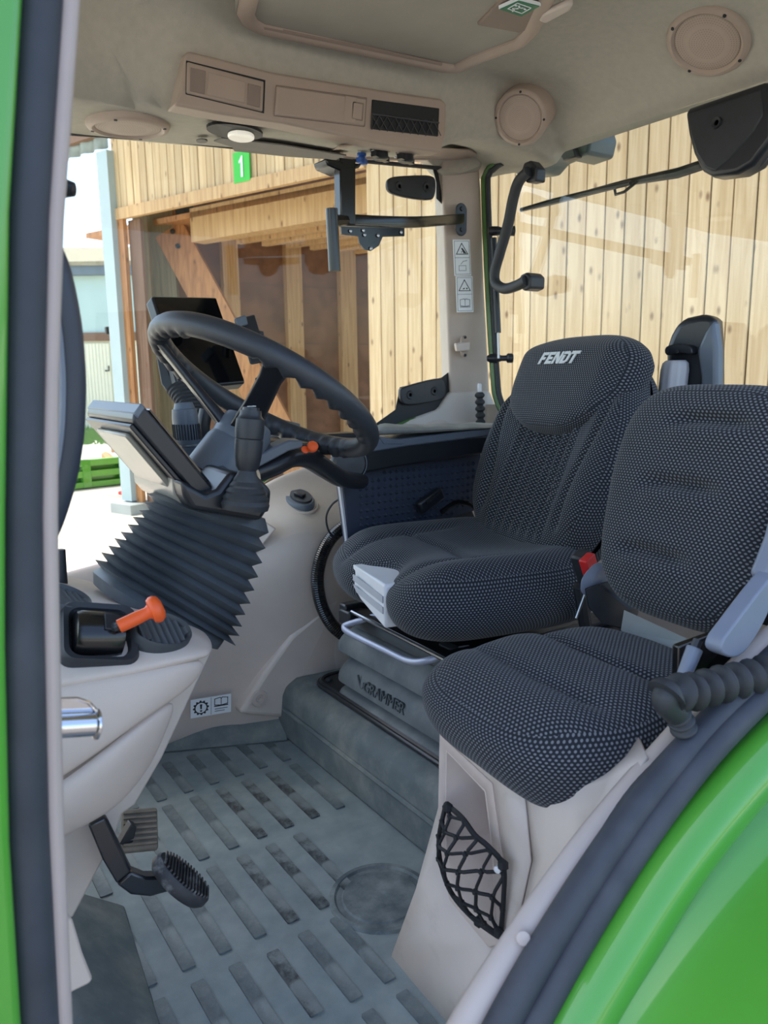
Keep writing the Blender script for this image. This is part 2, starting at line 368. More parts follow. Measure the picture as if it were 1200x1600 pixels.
while s > s575-6.1:
    piece('board', me_b, barn, B3(s, random.uniform(-.004, .004), GZ+hgt/2), BROT); s -= W_; k += 1
zF = bs(185, 330)[1]; zF = (zF+bs(510, 262)[1])/2
Wf = .118; hf = 2.2; me_f = shared('fascia_board', (Wf-.008, .024, hf), spruce)
s = s575+Wf/2
build('fascia_backing', MB().prism([B3(s575, .03, zF), B3(sL, .03, zF), B3(sL, .03, zF+hf), B3(s575, .03, zF+hf)], BN*.1), timber_old, barn, smooth=0)
while s < sL-.05:
    piece('fascia_board', me_f, barn, B3(s, random.uniform(-.005, .005), zF+hf/2), BROT); s += Wf
build('fascia_rail', MB().prism([B3(s575, -.045, zF-.09), B3(sL, -.045, zF-.09), B3(sL, -.045, zF+.03), B3(s575, -.045, zF+.03)], BN*.06), timber, barn, smooth=0)
# grey-green end post and brown jamb
def bpost(name, s0, s1, z0, z1, n0, n1, m, par=barn): return build(name, MB().prism([B3(s0, n0, z0), B3(s1, n0, z0), B3(s1, n0, z1), B3(s0, n0, z1)], BN*(n1-n0)), m, par, smooth=0)
spL = bs(163, 500)[0]; zt = bs(180, 236)[1]
bpost('corner_post', bs(197, 500)[0], bs(181, 500)[0], bs(205, 780)[1], zt, -.1, .1, post_m)
bpost('plinth', bs(212, 500)[0], bs(181, 500)[0]+.02, GZ-.02, bs(205, 782)[1], -.25, .12, conc)
bpost('jamb_board', bs(206, 500)[0], bs(197, 500)[0], GZ, zF, -.03, .02, timber_or)
bpost('jamb_post', bs(224, 500)[0], bs(206, 500)[0], GZ, zF-.1, .04, .08, timber_dk)
# gutter strip, brown eaves board left of the fascia
bpost('eaves_board', sL-.05, sL+3.2, bs(140, 222)[1], bs(140, 205)[1]+1.2, -.1, -.02, brown)
zc = bs(140, 240)[1]
mb = MB(); prof = []
for i in range(60):
    t = sL+3.2*i/59; prof.append(B3(t, -.02+.03*math.sin(i*1.3), zc))
mb.grid([[q for q in prof], [q+V((0, 0, .32)) for q in prof]]); build('corrugated_sheet', mb, galv, barn, solid=.004)
# bay inside: partition wall with studs
A0 = P(285, 600, d=9.6); A1 = P(640, 600, d=11.4); A0.z = A1.z = GZ
pd = (A1-A0).normalized(); pn = V((-pd.y, pd.x, 0)); pn = pn if pn.dot(CAM-A0) > 0 else -pn
A1 = A1+pd*3
ztop = 3.05
bay = MB(); bay.prism([A0-pd*.3, A1, A1+V((0, 0, ztop-GZ+1)), A0-pd*.3+V((0, 0, ztop-GZ+1))], -pn*.06)
build('plywood_wall', bay, ply, barn, smooth=0)
def on_part(px, py): return PP(px, py, pn, pn.dot(A0))
for px in (360, 457, 540):
    c = on_part(px, 500); w = (on_part(px+12, 500)-on_part(px-12, 500)).length/2
    c = V((c.x, c.y, 0)); u = pd*w
    build('stud', MB().prism([c-u+V((0, 0, GZ)), c+u+V((0, 0, GZ)), c+u+V((0, 0, ztop)), c-u+V((0, 0, ztop))], pn*.1), timber, barn, smooth=0)
for zz in (1.4, 2.15, 2.7):
    build('plywood_joint', MB().prism([A0+V((0, 0, zz-GZ)), A1+V((0, 0, zz-GZ)), A1+V((0, 0, zz-GZ+.012)), A0+V((0, 0, zz-GZ+.012))], pn*.004), brown, barn, smooth=0)
for px, w, m in ((235, 22, timber_old), (265, 40, timber_ol)):
    a = P(px-w/2, 600, d=9.22+(px-232)*.003); b = P(px+w/2, 600, d=9.22+(px-232)*.003); a.z = b.z = GZ
    build('side_post', MB().prism([a, b, b+V((0, 0, ztop-GZ)), a+V((0, 0, ztop-GZ))], FW.normalized()*.1), m, barn, smooth=0)
a = P(250, 330, d=9.0); b = P(375, 560, d=9.0); dv = (b-a).normalized(); sd = V((dv.z*RT.x, dv.z*RT.y, -dv.dot(V((RT.x, RT.y, 0))))).normalized()
br = build('diagonal_brace', MB().prism([a-sd*.17, a+sd*.2, b+dv*1.5+sd*.2, b+dv*1.5-sd*.17], V((FW.x, FW.y, 0))*.16), timber_or, barn, smooth=0)
for px, py in ((262, 345), (270, 362), (278, 385)):
    c = P(px, py, d=8.98); build('bolt', MB().lathe([(.03, 0), (.03, .02), (0, .03)], c, -FW, 8), dirt_m, barn)
# heavy beam under the fascia and joists of the bay roof
a = P(296, 326, d=8.6); b = a-BW*6.0
build('beam', MB().prism([a, b, b+V((0, 0, -.36)), a+V((0, 0, -.36))], BN*.2), timber, barn, smooth=0)
for i in range(9):
    q = a+BN*(.28+.3*i)+V((0, 0, -.12))-BW*(.12*i)
    build('joist', MB().prism([q, q-BW*6, q-BW*6+V((0, 0, -.2)), q+V((0, 0, -.2))], BN*.08), timber, barn, smooth=0)
build('bay_roof', MB().prism([a+V((0, 0, -.1))+BW*2, a-BW*8+V((0, 0, -.1)), a-BW*8+BN*6+V((0, 0, -.1)), a+BN*6+BW*2+V((0, 0, -.1))], V((0, 0, .06))), timber_or, barn, smooth=0)
build('beam_hanger', MB().prism([P(272, 318, d=8.95), P(300, 312, d=8.95), P(300, 345, d=8.95), P(275, 340, d=8.95)], FW*.05), dirt_m, barn, smooth=0)
build('shading_eaves', MB().prism([B3(-4, -1.3, GZ+5.15), B3(sL+.3, -1.3, GZ+5.15), B3(sL+.3, 3, GZ+6.2), B3(-4, 3, GZ+6.2)], V((0, 0, .15))), timber_dk, barn, smooth=0)  # unseen overhang, added and sized to keep the board wall in shade
# number board
sa, za = bs(370, 240); sb, zb = bs(397, 284); sc, zc_ = bs(383, 262)
sg = thing('number_board', 'bright green board with white numeral one on barn fascia', 'sign', B3(sc, -.05, zc_))
hw, hh = abs(sa-sb)/2, abs(za-zb)/2*.96
build('board_plate', MB().prism([B3(sc+hw, -.05, zc_-hh), B3(sc-hw, -.05, zc_-hh), B3(sc-hw, -.05, zc_+hh), B3(sc+hw, -.05, zc_+hh)], BN*.015), board_green, sg, smooth=0)
one = [(-.10, .16), (.05, .30), (.10, .30), (.10, -.30), (-.01, -.30), (-.01, .16), (-.10, .09)]
build('numeral', MB().prism([B3(sc-x*hw*2.3, -.054, zc_+y*hh*2.3) for x, y in one], -BN*.004), sticker_w, sg, smooth=0)
# far rendered building beyond the yard
def far(px, D): q = ray(px, 600); q = V((q.x, q.y, 0)); q = q/q.dot(V((FW.x, FW.y, 0)).normalized()); return q*D
def zat(py, D, px=140): q = ray(px, py); h = q.dot(V((FW.x, FW.y, 0)).normalized()); return CAMH+q.z/h*D
FD = 24.0; fh = V((FW.x, FW.y, 0)).normalized()
fb = thing('farm_building', 'pale mint rendered farm building with mossy roof across the yard', 'building', far(140, FD)+V((0, 0, GZ)))
def fbox(name, p0, p1, y0, y1, dd, th, m):
    a, b = far(p0, FD+dd), far(p1, FD+dd); z0, z1 = (GZ if y0 is None else zat(y0, FD)), zat(y1, FD)
    return build(name, MB().prism([a+V((0, 0, z0)), b+V((0, 0, z0)), b+V((0, 0, z1)), a+V((0, 0, z1))], fh*th), m, fb, smooth=0)
fbox('upper_wall', -60, 290, 525, 428, 0, 4, mint)
fbox('lower_wall', -60, 290, None, 525, .02, 4, cream)
fbox('beam_band', -60, 290, 533, 520, -.08, .1, brown)
fbox('fascia', -60, 290, 431, 416, -.25, .3, slate)
a, b = far(-60, FD-.3), far(290, FD-.3); zr = zat(417, FD)
build('roof', MB().prism([a+V((0, 0, zr)), b+V((0, 0, zr)), b+fh*5+V((0, 0, zr+1.2)), a+fh*5+V((0, 0, zr+1.2))], V((0, 0, .12))), roof_m, fb, smooth=0)
x0 = 128
for i in range(9):
    fbox('door_slat', x0+i*5.2, x0+(i+1)*5.2-.5, None, 537, -.05, .06, cream)
dh = far(172, FD-.14)+V((0, 0, zat(572, FD))); build('door_handle', MB().tube([dh, dh+V((0, 0, -.15)), dh+RT*-.12+V((0, 0, -.15))], .025, 6), dirt_m, fb)
c = far(177, 10.5); c.z = zat(517, 10.5)
flm = thing('yard_floodlight', 'small grey floodlight fixed on the pale barn corner post', 'lamp', c)
build('lamp_body', MB().box(c, (.1, .08, .1)), dirt_m, flm, bevel=.01); build('bracket', MB().tube([c, c+V((.06, .05, .04)), c+V((.12, .1, .02))], .015, 6), galv, flm)
# grass strip, concrete, machine bar, debris
g0, g1 = far(-60, FD-.1), far(330, FD-.1); h0, h1 = far(-60, 18.5), far(330, 18.5); 
mb = MB()
for i in range(2600):
    u, v = random.random(), random.random(); p = lerp(lerp(g0, g1, u), lerp(h0, h1, u), v); hh_ = random.uniform(.06, .22); dx = random.uniform(-.06, .06)
    p = V((p.x, p.y, GZ)); mb.add([p+RT*-.03, p+RT*.03, p+RT*dx+V((0, 0, hh_))], [(0, 1, 2)])
gr = build('grass', mb, grass_m, smooth=0, recalc=False); tag(gr, 'strip of short green grass along the mint farm building', 'grass', kind='stuff')
ba, bb = far(60, 10.6), far(215, 11.6)
bar = thing('implement_bar', 'long green slotted implement bar lying on the gravel yard', 'implement', V((ba.x, ba.y, GZ)))
dv = (bb-ba).normalized(); nn = V((-dv.y, dv.x, 0))
if nn.dot(ba) < 0: nn = -nn
for z0, z1, dep in ((.02, .1, 0), (.17, .26, .02), (.33, .42, .04)):
    build('rail', MB().prism([ba+V((0, 0, GZ+z0)), bb+V((0, 0, GZ+z0)), bb+V((0, 0, GZ+z1)), ba+V((0, 0, GZ+z1))], nn*.12), mat('faded_green_paint', (104, 168, 70), .5, var=.05), bar, smooth=0)
build('web_plate', MB().prism([ba+nn*.13+V((0, 0, GZ)), bb+nn*.13+V((0, 0, GZ)), bb+nn*.13+V((0, 0, GZ+.4)), ba+nn*.13+V((0, 0, GZ+.4))], nn*.02), green, bar, smooth=0)
for t in (.35, .75):
    q = lerp(ba, bb, t)-nn*.012; build('cross_plate', MB().prism([q+V((0, 0, GZ+.02)), q+dv*.12+V((0, 0, GZ+.02)), q+dv*.12+V((0, 0, GZ+.42)), q+V((0, 0, GZ+.42))], nn*.1), green, bar, smooth=0)
q0, q1 = P(165, 712, z=GZ+.05), P(182, 727, z=GZ+.05)
tag(build('timber_offcut', MB().tube([q0, q1], .09, 6), timber_or, loc=q0), 'short brown timber offcut lying behind the green implement bar', 'timber')
q0, q1 = P(176, 703, z=GZ+.05), P(215, 703, z=GZ+.05)
tag(build('rusty_plank', MB().tube([q0, q1], .08, 6), timber_or, loc=q0), 'rust brown plank lying crosswise near the grass strip', 'timber')
c = P(203, 771, z=GZ); tag(build('warning_cone', MB().lathe([(.16, 0), (.16, .03), (.1, .03), (.02, .42), (0, .42)], c, (0, 0, 1), 12), red, loc=c), 'small red cone at the foot of the pale corner post', 'cone')
q0 = far(118, 40); q0.z = zat(400, 40)
an = thing('roof_aerial', 'thin dark aerial standing above the mossy farm roof', 'aerial', q0+V((0, 0, -1)))
build('mast', MB().tube([q0+V((0, 0, -1.2)), q0+V((0, 0, .1))], .03, 6), dirt_m, an); build('boom', MB().tube([q0+RT*-.6, q0+RT*1.1+V((0, 0, .15))], .025, 6), dirt_m, an)

# ================================================================== CAB SHELL
YG = 1.94                                   # right-hand glass plane
XR = 1.68                                   # rear glass plane
# floor with moulded pads
fl = struct(build('floor', MB().box((.25, 1.21, -.03), (1.30, 1.46, .06)), floor_m, loc=(.25, 1.21, 0), smooth=0))
rows = [(.66, .88), (.91, 1.09), (1.125, 1.36), (1.395, 1.635), (1.665, 1.835)]
wet = {(2, 8), (2, 9), (3, 10), (3, 11), (2, 7), (3, 8)}
me_c = {}
for ri, (y0, y1) in enumerate(rows):
    for ki in range(-8, 5):
        x = .5485+.0655*ki
        if x < .13 or (ri < 2 and x > .62) or (ri == 2 and x > .68): continue
        L_ = y1-y0-(.02 if ri == 1 and ki % 2 else 0)
        key = (ri, (ri, ki) in ((3, 2), (3, 3), (3, 1), (2, 0), (2, 1), (2, 2), (1, -1)))
        if key not in me_c:
            mb = MB(); mb.prism(rrect(V((0, 0, -.004)), (1, 0, 0), (0, 1, 0), .0115, L_/2, .003, 2), V((0, 0, .0075)))
            me = bpy.data.meshes.new('pad'); me.from_pydata(mb.v, [], mb.f); me.materials.append(wet_m if key[1] else pad_m); me_c[key] = me
        piece('pad', me_c[key], fl, V((x, (y0+y1)/2, 0)), Matrix.Identity(3))
dr = V((.716, 1.09, 0))
dp = build('drain_cover', MB().lathe([(0, .004), (.072, .004), (.075, .001), (.085, .001), (.089, .005), (.097, .005), (.1, 0)], dr, (0, 0, 1), 40), pad_m, fl)
# upturned mat edge and foot slope at front-left
build('mat_upstand', MB().loft([[P(200, 1182, z=0.002), P(215, 1142, y=1.93), P(215, 1142, y=1.93)+V((0, .05, 0)), P(200, 1182, z=-.02)+V((0, .08, 0))], [P(452, 1158, z=.002), P(440, 1112, y=1.83), P(440, 1112, y=1.83)+V((0, .08, 0)), P(452, 1158, z=-.02)+V((0, .08, 0))]]), step_m, fl, bevel=.006)
build('foot_slope', MB().loft([[V((.31, 1.35, .001)), V((.16, 1.35, .12)), V((.0, 1.35, .12)), V((.0, 1.35, -.02))], [V((.27, .95, .001)), V((.16, .95, .1)), V((.0, .95, .1)), V((.0, .95, -.02))]]), step_m, fl, bevel=.008)
# seat platform
pf = struct(build('trim_1', MB().prism([V((.862, .75, 0)), V((.866, .75, .12)), V((.875, .75, .145)), V((.905, .75, .165)), V((1.72, .75, .165)), V((1.72, .75, 0))], V((0, 1.16, 0))), step_m, loc=(.87, 1.3, 0), bevel=.008))
build('ridge', MB().tube([V((.862, .78, .085)), V((.862, 1.78, .085))], .006, 8), step_m, pf)
# tray under the suspension
tr = thing('seat_base_tray', 'black plastic tray on the floor step beneath the driver seat', 'tray', (1.05, 1.45, .165))
c = V((1.13, 1.36, .168)); build('tray_plate', MB().prism(rrect(c, (1, 0, 0), (0, 1, 0), .215, .365, .05, 6), (0, 0, .012)), blacks, tr, bevel=.004)
build('tray_rim', MB().tube(rrect(c+V((0, 0, .012)), (1, 0, 0), (0, 1, 0), .205, .355, .05, 6), .006, 6, closed=True), blacks, tr)
for yy in (1.68, 1.12): build('screw', MB().lathe([(.009, 0), (.009, .006), (.004, .008), (0, .008)], V((.95, yy, .18)), (0, 0, 1), 10), rubber, tr)

# right-hand console wall
rowsW = [
 [P(60, 905, y=YG), P(200, 880, y=YG), P(350, 800, y=YG), P(432, 744, y=YG), P(480, 730, y=YG), P(560, 700, y=YG), P(705, 640, y=YG), P(790, 640, y=YG)],
 [P(60, 930, y=YG-.03), P(200, 900, y=YG-.03), P(350, 830, y=1.90), P(425, 790, y=1.90), P(480, 768, y=1.91), P(560, 760, y=1.91), P(705, 720, y=1.9), P(800, 700, y=1.9)],
 [P(60, 990, y=1.88), P(200, 960, y=1.88), P(345, 910, y=1.82), P(448, 832, y=1.76), P(490, 838, y=1.745), P(560, 842, y=1.75), P(705, 830, y=1.75), P(800, 820, y=1.75)],
 [P(60, 1060, y=1.9), P(200, 1040, y=1.9), P(345, 1000, y=1.87), P(432, 900, y=1.775), P(485, 890, y=1.765), P(560, 885, y=1.765), P(705, 880, y=1.76), P(800, 880, y=1.76)],
 [P(60, 1200, y=1.92), P(210, 1145, y=1.92), P(335, 1055, y=1.9), P(420, 1020, y=1.83), P(475, 1010, y=1.8), P(560, 1000, y=1.8), P(705, 980, y=1.78), P(800, 980, y=1.78)],
 [P(60, 1250, y=1.93), P(215, 1170, y=1.93), P(330, 1140, y=1.91), P(440, 1128, y=1.83), P(500, 1115, y=1.81), P(560, 1100, y=1.81), P(705, 1060, y=1.8), P(800, 1060, y=1.8)]]
wr = struct(build('wall_right', MB().grid(rowsW), beige, smooth=60, sub=3, solid=.03, loc=(.9, 1.9, 0), recalc=True, solid_off=1))
lp_ = [P(500, 955, y=1.755), P(455, 995, y=1.765), P(412, 1055, y=1.785), P(374, 1116, y=1.81), P(440, 1122, y=1.80), P(560, 1108, y=1.78), P(560, 905, y=1.74), P(530, 915, y=1.75)]
build('lower_panel', MB().prism(lp_, V((0, .05, 0))), beige_dirty, wr, bevel=.012, segs=3)
# storage lid outlined on the sloped face
build('ledge_lid', MB().prism([P(405, 808, y=1.785), P(432, 826, y=1.755), P(398, 866, y=1.785), P(380, 850, y=1.815)], V((.01, .03, -.005))), beige, wr, bevel=.004)
c = P(405, 1091, y=1.795); build('washer', MB().lathe([(.024, 0), (.022, .005), (.012, .006), (.009, .002), (.004, .002), (.004, .01), (0, .01)], c, (0, -1, 0), 20), beige, wr)
c = P(466, 793, y=1.86)+V((0, -.008, .012))
cp = thing('filler_cap', 'oval black cap in the round recess on the right console ledge', 'cap', c)
nrm = V((-.12, -.35, 1)).normalized()
build('recess_ring', MB().lathe([(.064, -.02), (.064, .004), (.060, .007), (.055, .003), (.054, -.02)], c, nrm, 32, e1=.78), beige, cp)
build('cap_body', MB().lathe([(.052, 0), (.052, .014), (.047, .02), (0, .02)], c, nrm, 28, e1=.75), console_top, cp)
build('cap_top', MB().lathe([(.04, .02), (.038, .026), (0, .027)], c+V((.004, 0, 0)), nrm, 24, e1=.7), black, cp)
build('cap_tab', MB().box(c+nrm*.03, (.018, .03, .008), basis((1, .5, .2), (0, 1, .3))), blacks, cp, bevel=.002)
# wall under the rear glass, front bulkhead
struct(build('wall_rear', MB().prism([V((XR+.0, .5, .1)), V((XR, 1.95, .1)), V((XR, 1.95, .88)), V((XR, .5, .88))], V((.06, 0, 0))), beige, smooth=0, loc=(XR, 1.2, .1)))
struct(build('wall_front', MB().prism([V((-.12, .7, -.05)), V((-.12, 1.95, -.05)), V((-.12, 1.95, .62)), V((-.12, .7, .62))], V((-.05, 0, 0))), beige, smooth=0, loc=(-.12, 1.3, 0)))

# glass
g1 = struct(build('window_1', MB().prism([V((-.1, YG, .6)), P(340, 812, y=YG), P(432, 748, y=YG), P(560, 704, y=YG), P(705, 644, y=YG), P(690, 262, y=YG), P(400, 231, y=YG), P(110, 205, y=YG), V((-.1, YG, 1.5))], V((0, .006, 0))), pane_side, smooth=0, loc=(.8, YG, .6)))
g2 = struct(build('window_2', MB().prism([V((XR, .55, .9)), V((XR, 1.9, .86)), V((XR, 1.9, 1.6)), V((XR, .55, 1.58))], V((.006, 0, 0))), pane_m, smooth=0, loc=(XR, 1.2, .9)))
g3 = struct(build('window_3', MB().prism([V((-.2, .75, .65)), V((-.2, 1.9, .65)), V((-.2, 1.9, 1.5)), V((-.2, .75, 1.5))], V((-.006, 0, 0))), pane_m, smooth=0, loc=(-.2, 1.3, .65)))
# right rear pillar
pl = [P(690, 240, y=1.925), P(748, 236, y=1.9), P(752, 300, y=1.9), P(757, 450, y=1.895), P(768, 660, y=1.89), P(705, 690, y=1.925), P(705, 640, y=1.925), P(698, 450, y=1.925)]
tr2 = struct(build('trim_2', MB().prism(pl, V((.02, .07, 0))), mat('pillar_plastic', (186, 172, 160), .55, var=.03, bump=.1, bscale=900), loc=pl[5], bevel=.008, segs=3))
build('pillar_top', MB().prism([P(655, 232, y=1.90), P(765, 225, y=1.87), P(752, 266, y=1.885), P(720, 270, y=1.89), P(692, 273, y=1.915), P(684, 262, y=1.93)], V((.01, .06, 0))), headliner, tr2, bevel=.012, segs=3)
build('pillar_foot', MB().prism([P(705, 612, y=1.915), P(766, 610, y=1.885), P(790, 665, y=1.87), P(700, 700, y=1.90), P(600, 690, y=1.925), P(640, 655, y=1.93), P(685, 640, y=1.925)], V((.01, .05, 0))), mat('pillar_foot_plastic', (196, 188, 180), .5, var=.02), tr2, bevel=.012, segs=3)
build('corner_fillet', MB().prism([P(684, 262, y=1.937), P(694, 275, y=1.937), P(696, 340, y=1.937), P(690, 300, y=1.937)], V((0, .02, 0))), headliner, tr2, smooth=0)
# rear window frame: green body strip and black seal
fr = [P(1260, 100, x=XR-.015), P(1100, 150, x=XR-.015), P(960, 193, x=XR-.015), P(860, 224, x=XR-.015), P(800, 245, x=XR-.015), P(772, 258, x=XR-.015), P(760, 275, x=XR-.015), P(758, 300, x=XR-.015), P(764, 450, x=XR-.015), P(772, 580, x=XR-.015), P(778, 625, x=XR-.015), P(800, 655, x=XR-.015), P(880, 690, x=XR-.015)]
fr = spline(fr, 5)
tr3 = struct(build('trim_3', MB().tube(fr[24:], .013, 8), green_dk, loc=fr[30]))
fr2 = [q+(V((.012, 0, .012)) if i < 22 else V((-.004, -.018, -.008 if i < 28 else 0))) for i, q in enumerate(fr)]
build('rear_seal', MB().tube(fr2[23:], .0085, 8), rubber, tr3)

# ceiling
XS = [-.5+.045*i for i in range(49)]
YS = [.45, .5, .55, .62, .7, .85, 1.0, 1.15, 1.3, 1.38, 1.44, 1.49, 1.53, 1.56, 1.58, 1.595, 1.605, 1.615, 1.625, 1.64, 1.66, 1.72, 1.8, 1.88, 1.92, 1.945]
ZP = [1.60, 1.66, 1.70, 1.72, 1.73, 1.735, 1.735, 1.735, 1.733, 1.73, 1.725, 1.718, 1.706, 1.69, 1.668, 1.63, 1.59, 1.556, 1.535, 1.527, 1.524, 1.522, 1.522, 1.524, 1.526, 1.526]
def zceil(x, y):
    bl = sstep(.62, .45, x); y2 = y-.10*bl if y < 1.72 else y    # header swings outwards left of the console
    if x < .62 and y < 1.8: y2 = max(.45, y-.09*bl*sstep(1.8, 1.6, y))
    z1 = interp(YS, ZP, y2)
    if y > 1.62: z1 += interp([.46, .92, 1.53], [0, .031, .064], x)*sstep(1.64, 1.93, y)
    z2 = 1.588+(1.695-x)*.85
    if x > 1.2: z1 += sstep(1.2, 1.42, x)*sstep(1.5, 1.64, y)*.06
    k_ = .11; h = max(0, min(1, .5+.5*(z2-z1)/k_)); return lerp(z2, z1, h)-k_*h*(1-h)
YS2 = []
for i in range(len(YS)-1):
    YS2 += [YS[i], (YS[i]+YS[i+1])/2]
YS2.append(YS[-1])
XS = [x for x in XS if x < 1.69]+[1.70]
ce = struct(build('ceiling', MB().grid([[V((x, y, zceil(x, y))) for y in YS2] for x in XS]), headliner, smooth=70, solid=.02, loc=(.6, 1.2, 1.7), solid_off=1))
_bv = ce.data.polygons[10].normal
if _bv.z > 0: ce.data.flip_normals()
ce.modifiers['thick'].offset = -1
struct(build('trim_4', MB().box((.53, 1.35, 1.82), (2.7, 2.1, .07)), green, loc=(.62, 1.3, 1.8), bevel=.03))  # unseen roof slab, overhang widened to block sun from the cab
def ceil_pt(px, py):
    q = ray(px, py); t0 = .8
    for i in range(4000):
        p = CAM+q*t0
        if p.z >= zceil(p.x, p.y): return p
        t0 += .0006
    return p
def ceil_n(p):
    e = .012; zx = (zceil(p.x+e, p.y)-zceil(p.x-e, p.y))/(2*e); zy = (zceil(p.x, p.y+e)-zceil(p.x, p.y-e))/(2*e)
    return V((zx, zy, -1)).normalized()
# black edge bead along the right-hand header
build('glass_bead', MB().tube([P(100, 207, y=YG-.005), P(250, 217, y=YG-.005), P(400, 233, y=YG-.005), P(550, 250, y=YG-.005), P(690, 263, y=YG-.005)], .006, 6), rubber, ce)

# near door frame: green pillar, seal, beige inner strip
YD = .58
gb = [P(*q, y=YD) for q in ((26, -80), (18, 80), (8, 340), (3, 700), (2, 1000), (10, 1300), (30, 1620), (42, 1750))]
def edge_strip(xl, xr, dy0, dy1, y):
    pys = (-90, 0, 170, 340, 570, 800, 1000, 1300, 1600, 1720)
    L_ = [interp(*zip(*xl), q) for q in pys]; R_ = [interp(*zip(*xr), q) for q in pys]
    rings = []
    for q, a, b in zip(pys, L_, R_):
        pa, pb = P(a, q, y=y), P(b, q, y=y); rings.append([pa+V((0, dy0, 0)), pb+V((0, dy0, 0)), pb+V((0, dy1, 0)), pa+V((0, dy1, 0))])
    return MB().loft(rings)
gL = [(-90, -140), (0, -140), (1720, -140)]; gR = [(-90, 34), (0, 29), (340, 9), (800, 3), (1000, 3), (1300, 10), (1600, 29), (1720, 40)]
sR = [(-90, 101), (0, 95), (340, 74), (800, 65), (1000, 68), (1300, 74), (1600, 88), (1720, 95)]
bR = [(-90, 133), (0, 126), (340, 101), (570, 93), (800, 91), (1000, 94), (1300, 101), (1600, 114), (1720, 120)]
tr5 = struct(build('trim_5', edge_strip(gL, gR, -.02, .04, YD), green, loc=P(20, 1000, y=YD), bevel=.006, segs=3))
seal_path = [lerp(P(interp(*zip(*gR), q), q, y=YD), P(interp(*zip(*sR), q), q, y=YD), .5) for q in range(-90, 1721, 60)]
seal_r = [(P(interp(*zip(*gR), q), q, y=YD)-P(interp(*zip(*sR), q), q, y=YD)).length/2*1.06 for q in range(-90, 1721, 60)]
build('door_seal', MB().tube(seal_path, seal_r, 16, up=(1, 0, 0), flat=.8), seal_m, tr5)
build('inner_strip', edge_strip([(q, x-3) for q, x in sR], bR, -.005, .02, YD), mat('pillar_strip', (176, 162, 156), .5, var=.03), tr5, bevel=.006, segs=3)
# lower-right door sill: beige strip, seal, green rim
YS_ = .47
cs = spline([P(650, 1750, y=YS_+.03), P(735, 1590, y=YS_+.03), P(812, 1470, y=YS_+.03), P(896, 1350, y=YS_+.03), P(965, 1262, y=YS_+.03), P(1045, 1170, y=YS_+.03), P(1125, 1080, y=YS_+.03), P(1200, 1005, y=YS_+.03), P(1330, 890, y=YS_+.03), V((1.25, YS_+.03, .90)), V((1.7, YS_+.03, .93))], 6)
tr6 = struct(build('trim_6', MB().tube(cs, .017, 14), mat('sill_plastic', (184, 172, 166), .45, var=.02), loc=cs[20]))
def sealp(pts, y):
    q_ = [P(*q, y=y) for q in pts]; e = q_[-1]
    return spline(q_+[e+V((.35, 0, .09)), e+V((.8, 0, .10))], 6)
s1 = sealp([(715, 1740), (785, 1600), (858, 1470), (934, 1350), (1010, 1243), (1085, 1158), (1200, 1040), (1330, 920)], YS_)
s2 = sealp([(755, 1740), (833, 1600), (905, 1470), (978, 1350), (1055, 1240), (1130, 1150), (1220, 1063), (1340, 960)], YS_-.015)
build('sill_seal', MB().tube(s1, .0165, 14), seal_m, tr6)
build('sill_seal', MB().tube(s2, .0155, 14), seal_m, tr6)
sgm = MB()
a_ = sealp([(690, 1740), (760, 1600), (838, 1470), (912, 1350), (986, 1243), (1062, 1158), (1180, 1040), (1310, 920)], YS_+.012)
b_ = sealp([(800, 1740), (862, 1600), (935, 1470), (1005, 1350), (1080, 1240), (1155, 1150), (1240, 1063), (1350, 970)], YS_-.012)
sgm.grid([a_, b_]); build('seal_carrier', sgm, seal_m, tr6, solid=.02)

# rear fender
rim = sealp([(820, 1760), (905, 1590), (975, 1468), (1050, 1350), (1130, 1250), (1215, 1160), (1345, 1040)], .44)
fen = thing('rear_fender', 'glossy green rear wheel fender below the black door seal', 'fender', rim[18])
build('fender_rim', MB().tube(rim, [.034]*len(rim), 20), green, fen)
arc = sealp([(850, 1760), (925, 1600), (1005, 1475), (1100, 1360), (1200, 1262), (1320, 1170), (1440, 1090)], .425)
mb = MB(); rowsF = []
for t, dz in ((-.03, .035), (-.012, .01), (0, 0), (.03, -.014), (.06, -.02), (.12, -.022), (.25, -.022), (.42, -.03), (.5, -.06), (.53, -.12)):
    rowsF.append([q+V((0, -t, dz)) for q in arc])
mb.grid(rowsF); build('fender_top', mb, green, fen, smooth=60, solid=.012, sub=1)

# ================================================================== SEATS
def squircle(a, b, e):
    m = max(abs(a), abs(b))
    if m < 1e-9: return 0, 0, 0
    k = m/((abs(a)**e+abs(b)**e)**(1/e)); return a*k, b*k, m
def cuv(s_, t, d, qa, qb, top=.08):
    return (s_+5, t+5), max(0, top-d)
def edge(m, p=7): return (1-min(1, m)**p)**.5
def gs(x, w): return math.exp(-(x/w)**2)

